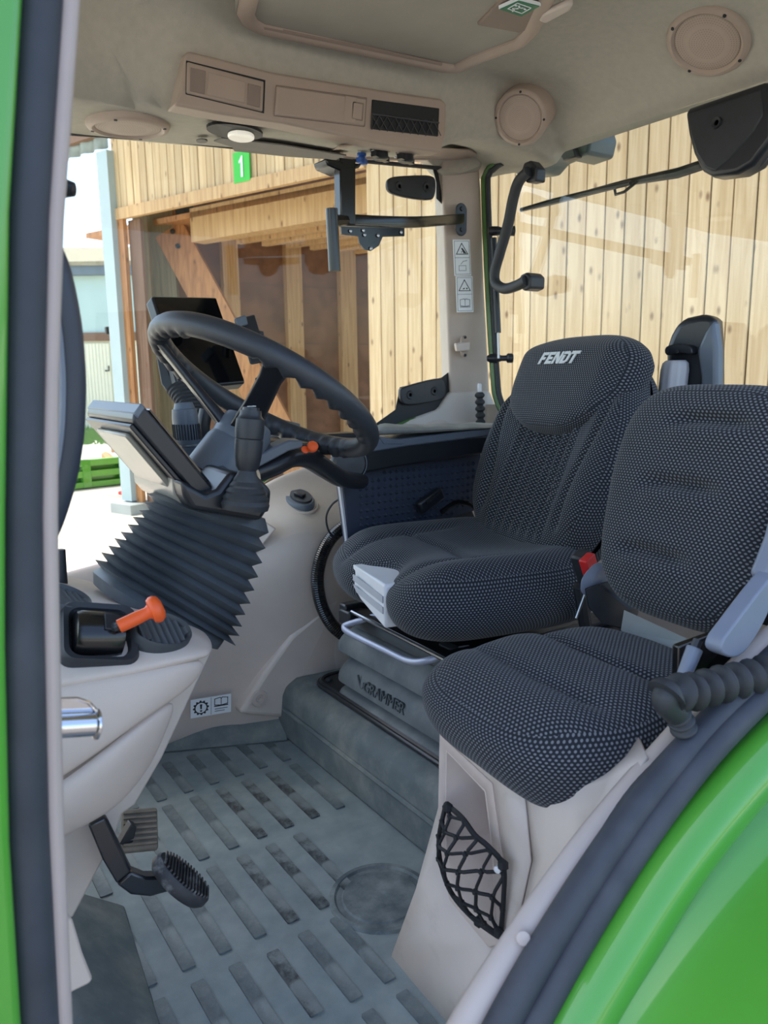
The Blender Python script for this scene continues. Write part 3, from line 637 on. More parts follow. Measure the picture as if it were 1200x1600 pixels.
# ---- driver seat
DO = V((1.205, 1.235, .60)); DL = V((-.19, -.982, 0)).normalized(); DF = V((-.982, .19, 0)).normalized()
ds = thing('driver_seat', 'black dotted fabric driver seat with embroidered lettering on its padded top', 'seat', V((1.1, 1.3, .177)))
rec = R(23); DT = (V((0, 0, 1))*math.cos(rec)-DF*math.sin(rec)).normalized(); DN = DL.cross(DT).normalized()
if DN.dot(DF) < 0: DN = -DN
def dback(a, b, side):
    qa, qb, m = squircle(a, b, 3.4)
    t = .205+.255*qb
    w = interp([-.06, .05, .2, .30, .38, .47], [.215, .235, .262, .25, .222, .205], t)
    s_ = qa*w
    if side < 0:
        d = -.075*edge(m, 5); return DO+DL*s_+DT*t+DN*(d-.035), *cuv(s_, t, d, qa, qb)
    d = .085*edge(m, 6)
    x = abs(s_)
    d -= .022*gs(s_, .12)*sstep(-.05, .1, t)*sstep(.5, .3, t)
    rib = sstep(.125, .105, x)*sstep(.0, .05, t)*sstep(.36, .3, t)
    d += .0072*math.cos(s_*2*math.pi/.034)*rib
    gx = .15-.05*sstep(.0, .25, t)*0+.035*sstep(.1, .3, t)
    d -= .015*gs(x-gx, .010)*sstep(.03, .07, t)*sstep(.38, .3, t)
    d += .018*gs(x-.205, .05)*sstep(-.06, .1, t)*sstep(.45, .3, t)
    return DO+DL*s_+DT*t+DN*(d-.035), *cuv(s_, t, .085*edge(m, 6), qa, qb)
mb = MB(); mb.sheet(lambda a, b: dback(a, b, 1), 110, 90); mb.sheet(lambda a, b: dback(a, b, -1), 30, 30, True)
build('backrest', mb, fab, ds, smooth=80)
def dpad(a, b, side):
    qa, qb, m = squircle(a, b, 3.2)
    t = .372+.122*qb
    w = interp([.25, .30, .36, .43, .50], [.135, .178, .205, .215, .20], t)
    s_ = qa*w
    d = .045*edge(m, 8) if side > 0 else -.05*edge(m, 6)
    wrap = -.035*sstep(.14, .24, abs(s_))
    top = -.03*sstep(.43, .495, t)
    return DO+DL*s_+DT*t+DN*(d+.028+wrap+top), *cuv(s_, t, d, qa, qb, .04)
mb = MB(); mb.sheet(lambda a, b: dpad(a, b, 1), 70, 60); mb.sheet(lambda a, b: dpad(a, b, -1), 30, 30, True)
pad = build('backrest_pad', mb, fab, ds, smooth=80)
# embroidered letters
def padsurf(s_, t):
    qb = (t-.372)/.122; w = interp([.25, .30, .36, .43, .50], [.135, .178, .205, .215, .20], t); qa = s_/w
    m = (abs(qa)**3.2+abs(qb)**3.2)**(1/3.2)
    return DO+DL*s_+DT*t+DN*(.045*edge(m, 8)+.028-.035*sstep(.14, .24, abs(s_))-.03*sstep(.43, .495, t)+.0012)
GL = {'F': [(0, 0), (.28, 0), (.28, .36), (.62, .36), (.62, .58), (.28, .58), (.28, .76), (.78, .76), (.78, 1), (0, 1)],
      'E': [(0, 0), (.78, 0), (.78, .24), (.28, .24), (.28, .38), (.66, .38), (.66, .6), (.28, .6), (.28, .76), (.78, .76), (.78, 1), (0, 1)],
      'N': [(0, 0), (.26, 0), (.26, .55), (.62, 0), (.92, 0), (.92, 1), (.66, 1), (.66, .45), (.3, 1), (0, 1)],
      'D': [(0, 0), (.6, 0), (.86, .2), (.86, .8), (.6, 1), (0, 1), (0, .78), (.5, .78), (.58, .7), (.58, .3), (.5, .22), (.28, .22), (.28, .7), (0, .7)],
      'T': [(.28, 0), (.56, 0), (.56, .76), (.9, .76), (.9, 1), (-.06, 1), (-.06, .76), (.28, .76)]}
hx = .028; xx = -.074; T0 = .415
for ch, adv in (('F', .84), ('E', .84), ('N', .98), ('D', .92), ('T', .9)):
    mb = MB(); mb.prism([padsurf(xx+px*.030+py*.010, T0+(py-.5)*hx) for px, py in GL[ch]], DN*.002)
    build('letter', mb, logo_m, pad, smooth=0); xx += adv*.0305
# cushion
def dcush(a, b, side):
    qa, qb, m = squircle(a, b, 4.2); fd = 1-min(1, m)**8
    s_ = qa*.272
    ff = .400-.07*gs(s_-.03, .07)
    f = lerp(-.09, ff, (qb+1)/2)
    if side > 0:
        d = .075*edge(m, 5)
        e_ = .022*gs(abs(s_)-.215, .055)*sstep(-.1, .1, f)-.018*gs(s_, .12)*gs(f-.1, .2)
        e_ -= .008*gs(f-(.18+.25*abs(s_)), .012)*sstep(.19, .12, abs(s_))
        e_ -= .008*gs(abs(s_)-.155+.12*(f-.1), .012)*sstep(.05, .12, f)
        e_ += -.03*sstep(.25, .42, f)**2+.03*sstep(.1, -.1, f)
        d += e_*fd
    else:
        d = -.085*edge(m, 5)
        d += .045*gs(s_-.03, .07)*sstep(.25, .36, f)*fd
    return DO+DL*s_+DF*f+V((0, 0, d-.055)), *cuv(s_, f, .075*edge(m, 5) if side > 0 else d, qa, qb)
mb = MB(); mb.sheet(lambda a, b: dcush(a, b, 1), 90, 90); mb.sheet(lambda a, b: dcush(a, b, -1), 60, 60, True)
build('seat_cushion', mb, fab, ds, smooth=80)
# white adjuster handle between the front lobes
def dl(s_, f, z): return DO+DL*s_+DF*f+V((0, 0, z))
adj = build('adjuster_handle', MB().prism([dl(s_, f, z) for s_, f, z in ((-.075, .375, -.035), (-.06, .388, -.022), (.12, .388, -.022), (.12, .388, -.112), (-.01, .388, -.088), (-.05, .388, -.072))], -DF*.10), white_pl, ds, bevel=.006, segs=3)
adj['label'] = 'white adjuster handle'
for z in (-.046, -.068):
    build('finger_recess', MB().prism([dl(-.045+(.02 if z < -.05 else 0), .3885, z-.007), dl(.115, .3885, z-.014), dl(.115, .3885, z), dl(-.045, .3885, z+.006)], DF*.002), pale_grey, adj, smooth=0)
# silver release bar
hb = [P(640, 940, x=1.0), P(600, 958, x=.95), P(548, 974, x=.90), P(538, 980, x=.89), P(548, 990, x=.885), P(600, 1015, x=.885), P(640, 1033, x=.885), P(672, 1031, x=.90), P(712, 1017, x=.95), P(745, 1012, x=1.0)]
build('release_bar', MB().tube(spline(hb, 6), .0075, 10), silver, ds)['label'] = 'silver release bar'
# upper frame plate with slots, side rails, end block
pt = .415
build('frame_plate', MB().prism([V((.915, 1.50, pt)), V((.90, 1.10, pt)), V((1.35, 1.02, pt)), V((1.37, 1.46, pt))], V((0, 0, .014))), blackg, ds, bevel=.003)
for (x, y) in ((.95, 1.42), (.95, 1.34), (.945, 1.25), (.945, 1.17)):
    build('plate_slot', MB().prism(rrect(V((x, y, pt+.0142)), (1, 0, 0), (0, 1, 0), .012, .022, .008, 3), V((0, 0, .0015))), rubber, ds, smooth=0)
build('plate_edge', MB().tube([V((.908, 1.49, pt+.012)), V((.894, 1.11, pt+.012))], .004, 6), steel, ds)
for y in (1.52, 1.08): build('side_rail', MB().box((1.13, y, pt+.005), (.46, .03, .04)), blacks, ds, bevel=.004)
build('rail_block', MB().box(P(550, 962, x=.92), (.05, .045, .035), basis((1, .1, 0), (0, 1, 0))), blacks, ds, bevel=.004)
build('rail_block', MB().box(P(712, 1042, x=.93), (.06, .03, .04), basis((1, .1, 0), (0, 1, 0))), blacks, ds, bevel=.004)
# suspension bellows: stacked folds, stamped maker's word
def fold(z0, z1, hx0=.207, hx1=.166, hy0=.292, hy1=.25, xc=1.13, yc=1.33):
    rings = [rrect(V((xc, yc, z0+.004)), (1, 0, 0), (0, 1, 0), hx1, hy1, .05, 5), rrect(V((xc, yc, z0)), (1, 0, 0), (0, 1, 0), hx0-.006, hy0-.006, .05, 5)]
    for t in range(8):
        k_ = t/7; z = lerp(z0+.003, z1, k_); e_ = k_**2.2
        rings.append(rrect(V((xc, yc, z)), (1, 0, 0), (0, 1, 0), lerp(hx0, hx1, e_), lerp(hy0, hy1, e_), .05, 5))
    return MB().loft(rings)
build('suspension_core', MB().box((1.13, 1.33, .29), (.30, .48, .23)), rubber, ds)
bfold = [build('suspension_fold', fold(.172, .208), susp_m, ds, segs=2),
         build('suspension_fold', fold(.216, .288), susp_m, ds),
         build('suspension_fold', fold(.298, .362), susp_m, ds),
         build('suspension_skirt', fold(.366, .414, .183, .168, .26, .245), mat('suspension_skirt', (68, 74, 76), .6, var=.12, scale=12), ds)]
fx = 1.13-.203
stamp_m = mat('stamped_rubber', (70, 77, 80), .6)
text('stamped_letters', 'GRAMMER', stamp_m, bfold[1], V((fx, 1.385, .243)), (0, -1, 0), (.18, 0, 1), .036, .0035)
build('stamped_mark', MB().tube(spline([V((fx, 1.497, .262)), V((fx, 1.492, .246)), V((fx, 1.482, .232)), V((fx, 1.472, .240)), V((fx, 1.470, .250))], 4), .003, 6), stamp_m, bfold[1])
# folded-up armrest behind
ax0 = 1.47
def A(px, py, x=ax0): return P(px, py, x=x)
arm = build('armrest', MB().prism([A(1042, 700), A(1040, 545), A(1047, 524), A(1058, 504), A(1072, 496), A(1095, 491), A(1112, 491), A(1118, 500), A(1121, 545), A(1121, 700)], V((.07, .025, 0))), blacks, ds, bevel=.018, segs=4)
build('armrest_cheek', MB().prism([A(1090, 700, ax0-.012), A(1094, 590, ax0-.012), A(1088, 548, ax0-.012), A(1100, 520, ax0-.012), A(1113, 500, ax0-.012), A(1119, 545, ax0-.012), A(1119, 700, ax0-.012)], V((.03, 0, 0))), console_top, arm, bevel=.008, segs=3)
build('armrest_collar', MB().prism(spline([A(1040, 542, ax0-.02), A(1060, 537, ax0-.02), A(1078, 541, ax0-.02), A(1080, 553, ax0-.02), A(1062, 551, ax0-.02), A(1041, 555, ax0-.02)], 3, True), V((.03, 0, 0))), blacks, arm, bevel=.003)
for px in (1043, 1059): build('armrest_hole', MB().lathe([(.004, 0), (.004, .002), (0, .002)], A(px, 549, ax0-.021), (-1, 0, 0), 10), ink, arm)
kn = [A(1041, 558), A(1078, 556)]; kc = A(1056, 563, ax0-.02)
mb = MB(); rings = []
ka = (A(1040, 700, ax0-.02)-A(1056, 560, ax0-.02)).normalized()
for h, r in ((0, .020), (.006, .0265), (.02, .029), (.06, .029), (.12, .031), (.2, .031)):
    ring = []
    for k in range(40):
        t = 2*math.pi*k/40; rr = r*(1-.07*max(0, math.cos(t*10))); ring.append(kc+ka*h+V((math.cos(t)*rr, 0, 0))+V((0, 1, 0))*(math.sin(t)*rr))
    rings.append(ring)
build('height_wheel', MB().loft(rings), pale_grey, arm, smooth=50)['label'] = 'pale grey fluted wheel'
# buckles and belts by the seat
bk = thing('seat_belt_buckle', 'black seat belt buckle with red button beside driver seat cushion', 'buckle', P(915, 905, y=.93))
build('buckle_body', MB().box(P(914, 888, y=.945), (.032, .03, .07), basis((1, .1, .45), (0, 1, 0))), black, bk, bevel=.005)
build('button', MB().box(P(920, 882, y=.925), (.03, .018, .035), basis((1, .1, .45), (0, 1, 0))), red, bk, bevel=.003)
build('stalk', MB().tube([P(905, 915, y=.95), P(912, 960, y=.96), P(925, 1040, y=.98)], .012, 8), black, bk)
fb_ = thing('far_belt_buckle', 'dark buckle lying between driver cushion and studded armrest panel', 'buckle', P(690, 795, y=1.53))
build('buckle_body', MB().box(P(672, 782, y=1.52), (.085, .022, .034), basis((1, .1, .42), (0, 1, 0))), blacks, fb_, bevel=.006)
build('buckle_slot', MB().box(P(676, 778, y=1.508), (.05, .006, .008), basis((1, .1, .42), (0, 1, 0))), ink, fb_)
build('bracket', MB().prism([P(660, 800, y=1.55), P(700, 785, y=1.55), P(735, 790, y=1.55), P(745, 812, y=1.55), P(690, 812, y=1.55)], V((0, .03, 0))), black, fb_, bevel=.005)
build('loop', MB().tube(spline([P(690, 800, y=1.5), P(715, 785, y=1.5), P(742, 792, y=1.5), P(750, 815, y=1.5)], 5), .007, 8), blackg, fb_)

# ---- instructor seat
IO = V((1.005, .70, .0)); IL = V((-.10, -.995, 0)).normalized(); IF = V((-.995, .10, 0)).normalized()
ins = thing('passenger_seat', 'small dotted fabric companion seat nearest the open door', 'seat', V((.85, .7, .40)))
irec = R(15); IT = (V((0, 0, 1))*math.cos(irec)-IF*math.sin(irec)).normalized(); IN_ = IL.cross(IT)
if IN_.dot(IF) < 0: IN_ = -IN_
IB = IO+V((0, 0, .60))
def iback(a, b, side):
    qa, qb, m = squircle(a, b, 4.0)
    t = .182+.187*qb
    w = interp([0, .06, .2, .37], [.142, .158, .170, .165], t)
    s_ = qa*w+.005
    if side < 0:
        d = -.035*edge(m, 5); return IB+IL*s_+IT*t+IN_*d, *cuv(s_, t, d, qa, qb)
    d = .06*edge(m, 5)
    for tt, sc_ in ((.305, .03), (.205, .005), (.095, -.015)):
        q_ = sstep(.085, .03, abs(s_-sc_)); cu = .8*(s_-sc_)**2
        d += q_*(-.019*gs(t-tt+cu, .010)+.006*gs(t-tt+cu+.024, .016))
    d -= .004*gs(abs(s_)-.12, .012)*sstep(.02, .06, t)*0
    return IB+IL*s_+IT*t+IN_*d, *cuv(s_, t, .06*edge(m, 5), qa, qb)
mb = MB(); mb.sheet(lambda a, b: iback(a, b, 1), 80, 100); mb.sheet(lambda a, b: iback(a, b, -1), 30, 30, True)
ib = build('backrest', mb, fab, ins, smooth=80)
build('back_shell', MB().prism([IB+IL*q+IT*t-IN_*.03 for q, t in ((-.14, .03), (.15, .03), (.17, .2), (.15, .33), (-.14, .33), (-.16, .2))], -IN_*.02), black, ins, bevel=.01)
IC = V((1.012, .705, .515))
def icush(a, b, side):
    qa, qb, m = squircle(a, b, 3.3); fd = 1-min(1, m)**8
    f = lerp(-.02, .405, (qb+1)/2)
    w = interp([-.02, .1, .25, .4], [.158, .17, .184, .182], f)
    s_ = qa*w+.012
    if side > 0:
        d = .055*edge(m, 5)
        e_ = -.013*gs(f-.14-.02*math.cos(s_*9), .012)*sstep(.17, .1, abs(s_))-.011*gs(f-.265-.015*math.cos(s_*9), .014)*sstep(.17, .1, abs(s_))
        e_ += .008*gs(f-.2, .04)+.008*gs(f-.34, .04)+.006*gs(f-.07, .04)-.03*sstep(.27, .42, f)**2
        d += e_*fd
    else:
        d = -.075*edge(m, 4.5)-(.004*sstep(.12, .34, f)+.034*sstep(.02, .14, s_)*sstep(.43, .27, f))*edge(m, 10)
    return IC+IL*s_+IF*f+V((0, 0, d)), *cuv(s_, f, .055*edge(m, 5) if side > 0 else d, qa, qb)
mb = MB(); mb.sheet(lambda a, b: icush(a, b, 1), 80, 100); mb.sheet(lambda a, b: icush(a, b, -1), 50, 60, True)
build('seat_cushion', mb, fab, ins, smooth=80)
build('hinge_plate', MB().prism([P(975, 953, y=.80), P(1100, 1010, y=.62), P(1090, 1050, y=.62), P(970, 985, y=.80)], V((.02, 0, -.01))), mat('grey_hinge_plate', (128, 134, 136), .5, var=.04), ins, smooth=0)
build('hinge_cover', MB().prism([P(1200, 905, y=.49), P(1212, 876, y=.49), P(1225, 842, y=.49), P(1238, 790, y=.49), P(1280, 740, y=.49), P(1280, 880, y=.49), P(1226, 905, y=.49), P(1206, 911, y=.49)], V((.004, .03, 0))), blue_grey, ins, bevel=.008, segs=3)
sh = build('hinge_shield', MB().prism(spline([P(1128, 1020, y=.485), P(1130, 1002, y=.485), P(1145, 980, y=.485), P(1200, 908, y=.485), P(1216, 900, y=.485), P(1200, 960, y=.485), P(1170, 1012, y=.485), P(1148, 1028, y=.485)], 3, True), V((.0, .022, 0))), blue_grey, ins, bevel=.006, segs=3)
sh['label'] = 'blue grey side shield'
build('hinge_bracket', MB().prism([P(1062, 1010, y=.55), P(1118, 990, y=.53), P(1172, 915, y=.52), P(1180, 960, y=.52), P(1140, 1040, y=.52), P(1095, 1060, y=.54), P(1060, 1090, y=.55)], V((0, .012, 0))), blackg, ins, bevel=.003)
build('hinge_shield', MB().prism(spline([P(907, 925, y=.88), P(908, 905, y=.88), P(920, 888, y=.88), P(934, 880, y=.88), P(934, 915, y=.88), P(918, 930, y=.88)], 3, True), V((.02, -.012, 0))), blue_grey, ins, bevel=.004)
build('gas_rod', MB().tube([P(919, 915, y=.89), P(900, 966, y=.89)], .0025, 8), steel, ins)
build('hinge_bracket', MB().prism([P(912, 920, y=.86), P(935, 910, y=.86), P(985, 950, y=.82), P(975, 985, y=.82), P(940, 975, y=.86), P(918, 950, y=.86)], V((.03, 0, 0))), black, ins, bevel=.004)
dp_ = [P(1091, 1000, y=.53), P(1086, 1012, y=.53), P(1066, 1062, y=.53), P(1062, 1080, y=.53)]
sd_ = thing('buckle_stalk', 'grey stub belt tongue standing between companion seat and corrugated hose', 'belt', dp_[3])
build('tongue_body', MB().tube(dp_[1:3], [.0105, .009], 10), blue_grey, sd_, bevel=.002); build('tongue_tip', MB().tube(dp_[:2], .006, 8), black, sd_); build('tongue_foot', MB().tube(dp_[2:], .006, 8), black, sd_)

# ---- box under the companion seat with pocket
XB = .65
def BX(px, py, x=XB): return P(px, py, x=x)
inner = [(702, 1170), (764, 1234), (776, 1330), (780, 1440), (766, 1452), (722, 1392), (701, 1330), (700, 1250)]
frame = [(692, 1146), (774, 1222), (791, 1345), (791, 1470), (768, 1477), (708, 1405), (689, 1335), (690, 1240)]
panel = [(691, 1120), (818, 1200), (832, 1345), (792, 1530), (700, 1640), (612, 1500), (652, 1392), (688, 1262)]
pxs = [XB, XB, XB, XB-.02, XB-.01, XB, XB, XB]
sbx = thing('seat_box', 'beige moulded box carrying the companion seat, with netted pocket', 'storage box', P(640, 1590, z=0))
In = [BX(*q) for q in inner]; Fr = [BX(*q) for q in frame]; Pn = [P(*q, x=x) for q, x in zip(panel, pxs)]
n8 = 8; off = V((-.006, 0, 0))
mb = MB(); mb.add([q+off for q in In]+[q+off for q in Fr]+[q+V((.003, 0, 0)) for q in Fr], [(i, (i+1) % 8, 8+(i+1) % 8, 8+i) for i in range(8)]+[(8+i, 8+(i+1) % 8, 16+(i+1) % 8, 16+i) for i in range(8)])
rc = [q+V((.21, .0, 0)) for q in In]
mb.add([q+off for q in In]+rc, [(i, 8+i, 8+(i+1) % 8, (i+1) % 8) for i in range(8)]+[tuple(range(8, 16))])
build('pocket', mb, mat('pocket_plastic', (204, 188, 178), .5, var=.04, rgb2=(176, 160, 150), mixpos=.68, mscale=9), sbx, smooth=20, solid=.003)
Rr = [P(1035, 1165, y=.50), P(1000, 1190, y=.50), P(935, 1305, y=.50), P(830, 1455, y=.50), P(740, 1600, y=.50), P(690, 1700, y=.5)]
mb = MB(); mb.add(Fr+Pn, [(i, (i+1) % 8, 8+(i+1) % 8, 8+i) for i in range(8)])
Lc = [Pn[1]+V((.07, .02, -.01)), Pn[1]+V((0, 0, -.008)), Pn[2], Pn[3], Pn[4]]
g_ = []
Rm = [P(1010, 1182, y=.50)+V((.05, .05, -.01)), P(1010, 1182, y=.50), Rr[2], Rr[3], Rr[4]]
for t in (0, .25, .5, .75, 1): g_.append([lerp(a, b, t)+V((-.012*math.sin(math.pi*t), -.004*math.sin(math.pi*t), -.024*math.sin(math.pi*t) if k_ < 2 else 0)) for k_, (a, b) in enumerate(zip(Lc, Rm))])
mb.grid(g_)
# inner (walkway) side going back, and top
bk_ = [q+V((.5, .03, 0)) for q in (Pn[0], Pn[7], Pn[6], Pn[5])]
mb.grid([[Pn[0], Pn[7], Pn[6], Pn[5]], bk_])
fl_ = [Pn[5], P(600, 1560, z=0.0), P(640, 1640, z=-.0)]
build('box_shell', mb, beige_dirty, sbx, smooth=35, solid=.004)
build('box_kick', MB().prism([P(612, 1498, x=XB-.004), P(592, 1560, x=XB-.01), P(600, 1640, x=XB-.02), P(660, 1660, x=XB-.02), P(640, 1590, x=XB-.012)], V((.03, 0, 0))), step_m, sbx, bevel=.004)
build('box_light_block', MB().prism([V((XB+.24, .60, .05)), V((XB+.24, .80, .05)), V((XB+.24, .80, .36)), V((XB+.24, .60, .36))], V((.25, -.03, 0))), beige, sbx)  # hidden block added behind the pocket to stop light coming through
build('rivet', MB().lathe([(.008, 0), (.007, .003), (0, .004)], P(817, 1465, y=.487), V((-.5, -.7, .3)), 12), tr6.data.materials[0], sbx)
# net
nt_ = thing('storage_net', 'black knotted cord net stretched over the pocket in the beige box', 'net', BX(780, 1460))
XN = XB-.02
lb = spline([BX(697, 1256, XN), BX(687, 1300, XN), BX(686, 1333, XN-.01), BX(696, 1375, XN-.02), BX(712, 1405, XN-.02), BX(742, 1437, XN-.01), BX(778, 1463, XN)], 5)
rb = spline([BX(697, 1256, XN), BX(722, 1278, XN-.01), BX(742, 1305, XN-.015), BX(762, 1322, XN-.01), BX(786, 1352, XN), BX(787, 1400, XN), BX(782, 1462, XN)], 5)
nn_ = len(lb)
mb = MB(); mb.tube(lb, .0036, 6); mb.tube(rb, .0038, 6)
def nett(u, v):
    i = u*(nn_-1); k = min(int(i), nn_-2); f = i-k
    a, b = lerp(lb[k], lb[k+1], f), lerp(rb[k], rb[k+1], f)
    return lerp(a, b, v)+V((-.028*math.sin(math.pi*v)*math.sin(math.pi*min(1, u*1.05)), 0, 0))
NR, NCOL = 11, 5
kn_ = MB()
for c_ in range(NCOL):
    nd = [nett(.03+.94*k/NR, min(1, max(0, (c_+.5+.44*(-1)**(k+c_))/NCOL))) for k in range(NR+1)]
    mb.tube(spline(nd, 4), .0025, 6)
    for k in range(NR+1):
        if (k+c_) % 2 == 0: kn_.lathe([(0, -.005), (.0042, -.002), (.0042, .002), (0, .005)], nd[k], (0, .3, 1), 6)
build('cord_mesh', mb, net_m, nt_); build('knots', kn_, net_m, nt_)
for px, py in ((700, 1262), (786, 1352), (780, 1458), (748, 1440)):
    build('end_knot', MB().lathe([(0, -.009), (.007, -.004), (.007, .004), (0, .009)], BX(px, py, XN-.006), (.2, .3, 1), 8), net_m, nt_)
build('hook', MB().lathe([(.005, 0), (.005, .006), (0, .007)], BX(780, 1356, XN-.006), (-1, -.3, 0), 10), white_pl, nt_)

# ---- corrugated door hose
hp = spline([P(1068, 1138, y=.475), P(1060, 1118, y=.475), P(1040, 1096, y=.475), P(1048, 1082, y=.475), P(1075, 1082, y=.475), P(1130, 1068, y=.47), P(1200, 1050, y=.46), P(1330, 1000, y=.44)], 24)
dist = [0]
for i in range(1, len(hp)): dist.append(dist[-1]+(hp[i]-hp[i-1]).length)
rr = []
for dd in dist:
    rr.append(.0145 if .028 < dd < .062 else (.013+.0022*math.cos(dd*2*math.pi/.011) if dd <= .028 else .0155+.0068*math.cos((dd-.062)*2*math.pi/.0245)))
hose = build('corrugated_hose', MB().tube(hp, rr, 18), rubber, loc=hp[0], smooth=60)
tag(hose, 'black corrugated rubber elbow hose over the beige door sill', 'hose')

# ================================================================== FRONT COWL
rowsC = [
 [P(40, 872, y=1.45), P(130, 897, y=1.42), P(225, 925, y=1.35), P(300, 960, y=1.2), P(337, 1000, y=1.04)],
 [P(40, 936, y=1.045), P(124, 945, y=1.045), P(218, 950, y=1.04), P(300, 984, y=1.01), P(337, 1004, y=.99)],
 [P(40, 946, y=1.03), P(124, 955, y=1.03), P(220, 961, y=1.025), P(300, 990, y=1.0), P(337, 1008, y=.98)],
 [P(40, 1050, y=.965), P(130, 1042, y=.965), P(230, 1026, y=.955), P(300, 1018, y=.95), P(335, 1015, y=.965)],
 [P(40, 1076, y=.945), P(130, 1060, y=.945), P(230, 1044, y=.94), P(300, 1033, y=.945), P(333, 1028, y=.965)]]
cw_ = struct(build('trim_7', MB().grid(rowsC), beige, smooth=60, sub=3, loc=rowsC[3][2], solid=.02))
rowsD = [
 [P(40, 1079, y=.945), P(130, 1063, y=.945), P(230, 1047, y=.94), P(295, 1036, y=.945), P(333, 1031, y=.965)],
 [P(40, 1160, y=.93), P(125, 1145, y=.93), P(210, 1105, y=.93), P(270, 1080, y=.94), P(318, 1062, y=.965)],
 [P(40, 1258, y=.93), P(115, 1212, y=.93), P(185, 1160, y=.93), P(240, 1120, y=.94), P(293, 1082, y=.965)]]
build('cowl_upper', MB().grid(rowsD), beige, cw_, smooth=60, sub=3, solid=.02)
rowsE = [
 [P(40, 1262, y=.93), P(115, 1215, y=.93), P(185, 1164, y=.93), P(240, 1124, y=.94), P(291, 1086, y=.965)],
 [P(40, 1310, y=.925), P(110, 1270, y=.925), P(170, 1225, y=.93), P(220, 1180, y=.945), P(268, 1142, y=.97)],
 [P(40, 1352, y=.95), P(105, 1316, y=.95), P(160, 1286, y=.95), P(194, 1266, y=.96), P(244, 1196, y=.98)]]
build('cowl_lower', MB().grid(rowsE), beige, cw_, smooth=60, sub=3, solid=.02)
build('cowl_inner', MB().prism([P(330, 1022, y=1.03), P(254, 1185, y=1.03), P(212, 1258, y=1.03), P(192, 1272, y=1.03), P(176, 1320, y=1.03), P(155, 1357, y=1.03), P(114, 1436, y=1.03), P(40, 1420, y=1.03), P(40, 1100, y=1.03)], V((-.01, .06, 0))), mat('cowl_inner_plastic', (188, 178, 168), .55, var=.04), cw_, bevel=.004)
build('cowl_toe', MB().prism([P(60, 1430, y=.80), P(114, 1436, y=.80), P(130, 1490, y=.80), P(146, 1530, y=.80), P(140, 1538, y=.80), P(90, 1562, y=.80), P(60, 1562, y=.80)], V((-.02, .15, 0))), beige, cw_, bevel=.006)
def vent(px, py, n_, ru, rv, label, y, xd):
    n_ = V(n_).normalized(); c = P(px, py, y=y)+n_*.010; t = thing('air_vent', label, 'vent', c, 'oval vents in the beige cowl')
    a = (V(xd)-n_*V(xd).dot(n_)).normalized(); b = n_.cross(a); ring = lambda k, h: [c+n_*h+a*(math.cos(q)*ru*k)+b*(math.sin(q)*rv*k) for q in [2*math.pi*i/40 for i in range(40)]]
    build('vent_ring', MB().loft([ring(1.0, -.014), ring(1.0, .005), ring(.93, .009), ring(.80, .003), ring(.78, -.006)], cap=False), mat('vent_plastic', (58, 63, 68), .5, var=.05), t)
    build('vent_well', MB().loft([ring(.8, -.008), ring(.8, -.0025)]), ink, t, smooth=0)
    B = basis(a, n_)
    for i in range(-3, 4):
        o = c+a*(i*ru*.215); hh_ = rv*math.sqrt(max(.05, 1-(i*.215/.8)**2))*.80
        build('vent_fin', MB().prism([o-b*hh_+n_*.001, o+b*hh_+n_*.001, o+b*hh_+n_*.001+a*.004+n_*.0, o-b*hh_+n_*.001+a*.004], -n_*.006).prism([o-b*hh_-n_*.0015+a*.002, o+b*hh_-n_*.0015+a*.002, o+b*hh_+n_*.005+a*.0085, o-b*hh_+n_*.005+a*.0085], n_*.001), mat('vent_fin_plastic', (78, 85, 92), .45, var=.05), t, smooth=0)
    return t
def cn(i, j): 
    e1 = rowsC[i][j+1]-rowsC[i][j]; e2 = rowsC[i+1][j]-rowsC[i][j]; n_ = e1.cross(e2).normalized(); return n_ if n_.dot(CAM-rowsC[i][j]) > 0 else -n_
n1 = cn(2, 2)
vent(247, 997, n1, .043, .033, 'oval vent with upright fins right of the orange lever', .99, (1, 0, 0))
vent(92, 948, n1+V((.15, .25, 0)), .04, .035, 'round vent half hidden behind the near door pillar', 1.05, (1, .2, 0))
# orange lever in its rubber gaiter plate
lc = P(152, 998, y=.996); n2 = cn(2, 1); au = (rowsC[2][2]-rowsC[2][1]).normalized(); av = n2.cross(au); lc = lc+n2*.008
lv = thing('parking_brake_lever', 'black lever unit with orange T handle on the beige cowl', 'lever', lc)
build('gaiter_plate', MB().loft([rrect(lc+n2*h, au, av, .048*k, .046*k, .016, 5) for h, k in ((-.016, 1), (.006, 1), (.011, .94), (.008, .8), (.0, .74), (-.004, .7))]), rubber, lv)
dome = []
for i in range(13):
    t = math.pi*i/12; dome.append([lc+n2*(math.sin(t)*.027-.002)+av*(math.cos(t)*.031)+au*w_ for w_ in (-.030, -.026, .026, .030)])
mb = MB(); prof_ = []
for w_, k in ((-.031, .75), (-.029, .93), (-.022, 1), (.022, 1), (.029, .93), (.031, .75)):
    prof_.append([lc+au*w_-au*.002+n2*(math.sin(2*math.pi*i/24)*.028*k+.002)+av*(math.cos(2*math.pi*i/24)*.031*k) for i in range(24)])
mb.loft(prof_); build('lever_drum', mb, blackg, lv, smooth=50)
build('drum_guide', MB().prism([lc+au*.0-av*.012+n2*.0285, lc+au*.026-av*.012+n2*.026, lc+au*.026+av*.012+n2*.026, lc+au*.0+av*.012+n2*.0285], n2*.004), black, lv, bevel=.001)
h0, h1, h2 = P(184, 980, y=.955), P(194, 975, y=.953), P(243, 952, y=.948)
hd = (h2-h1).normalized()
build('lever_neck', MB().tube([lc+n2*.02+au*.01, h0, h1], .006, 8), black, lv)
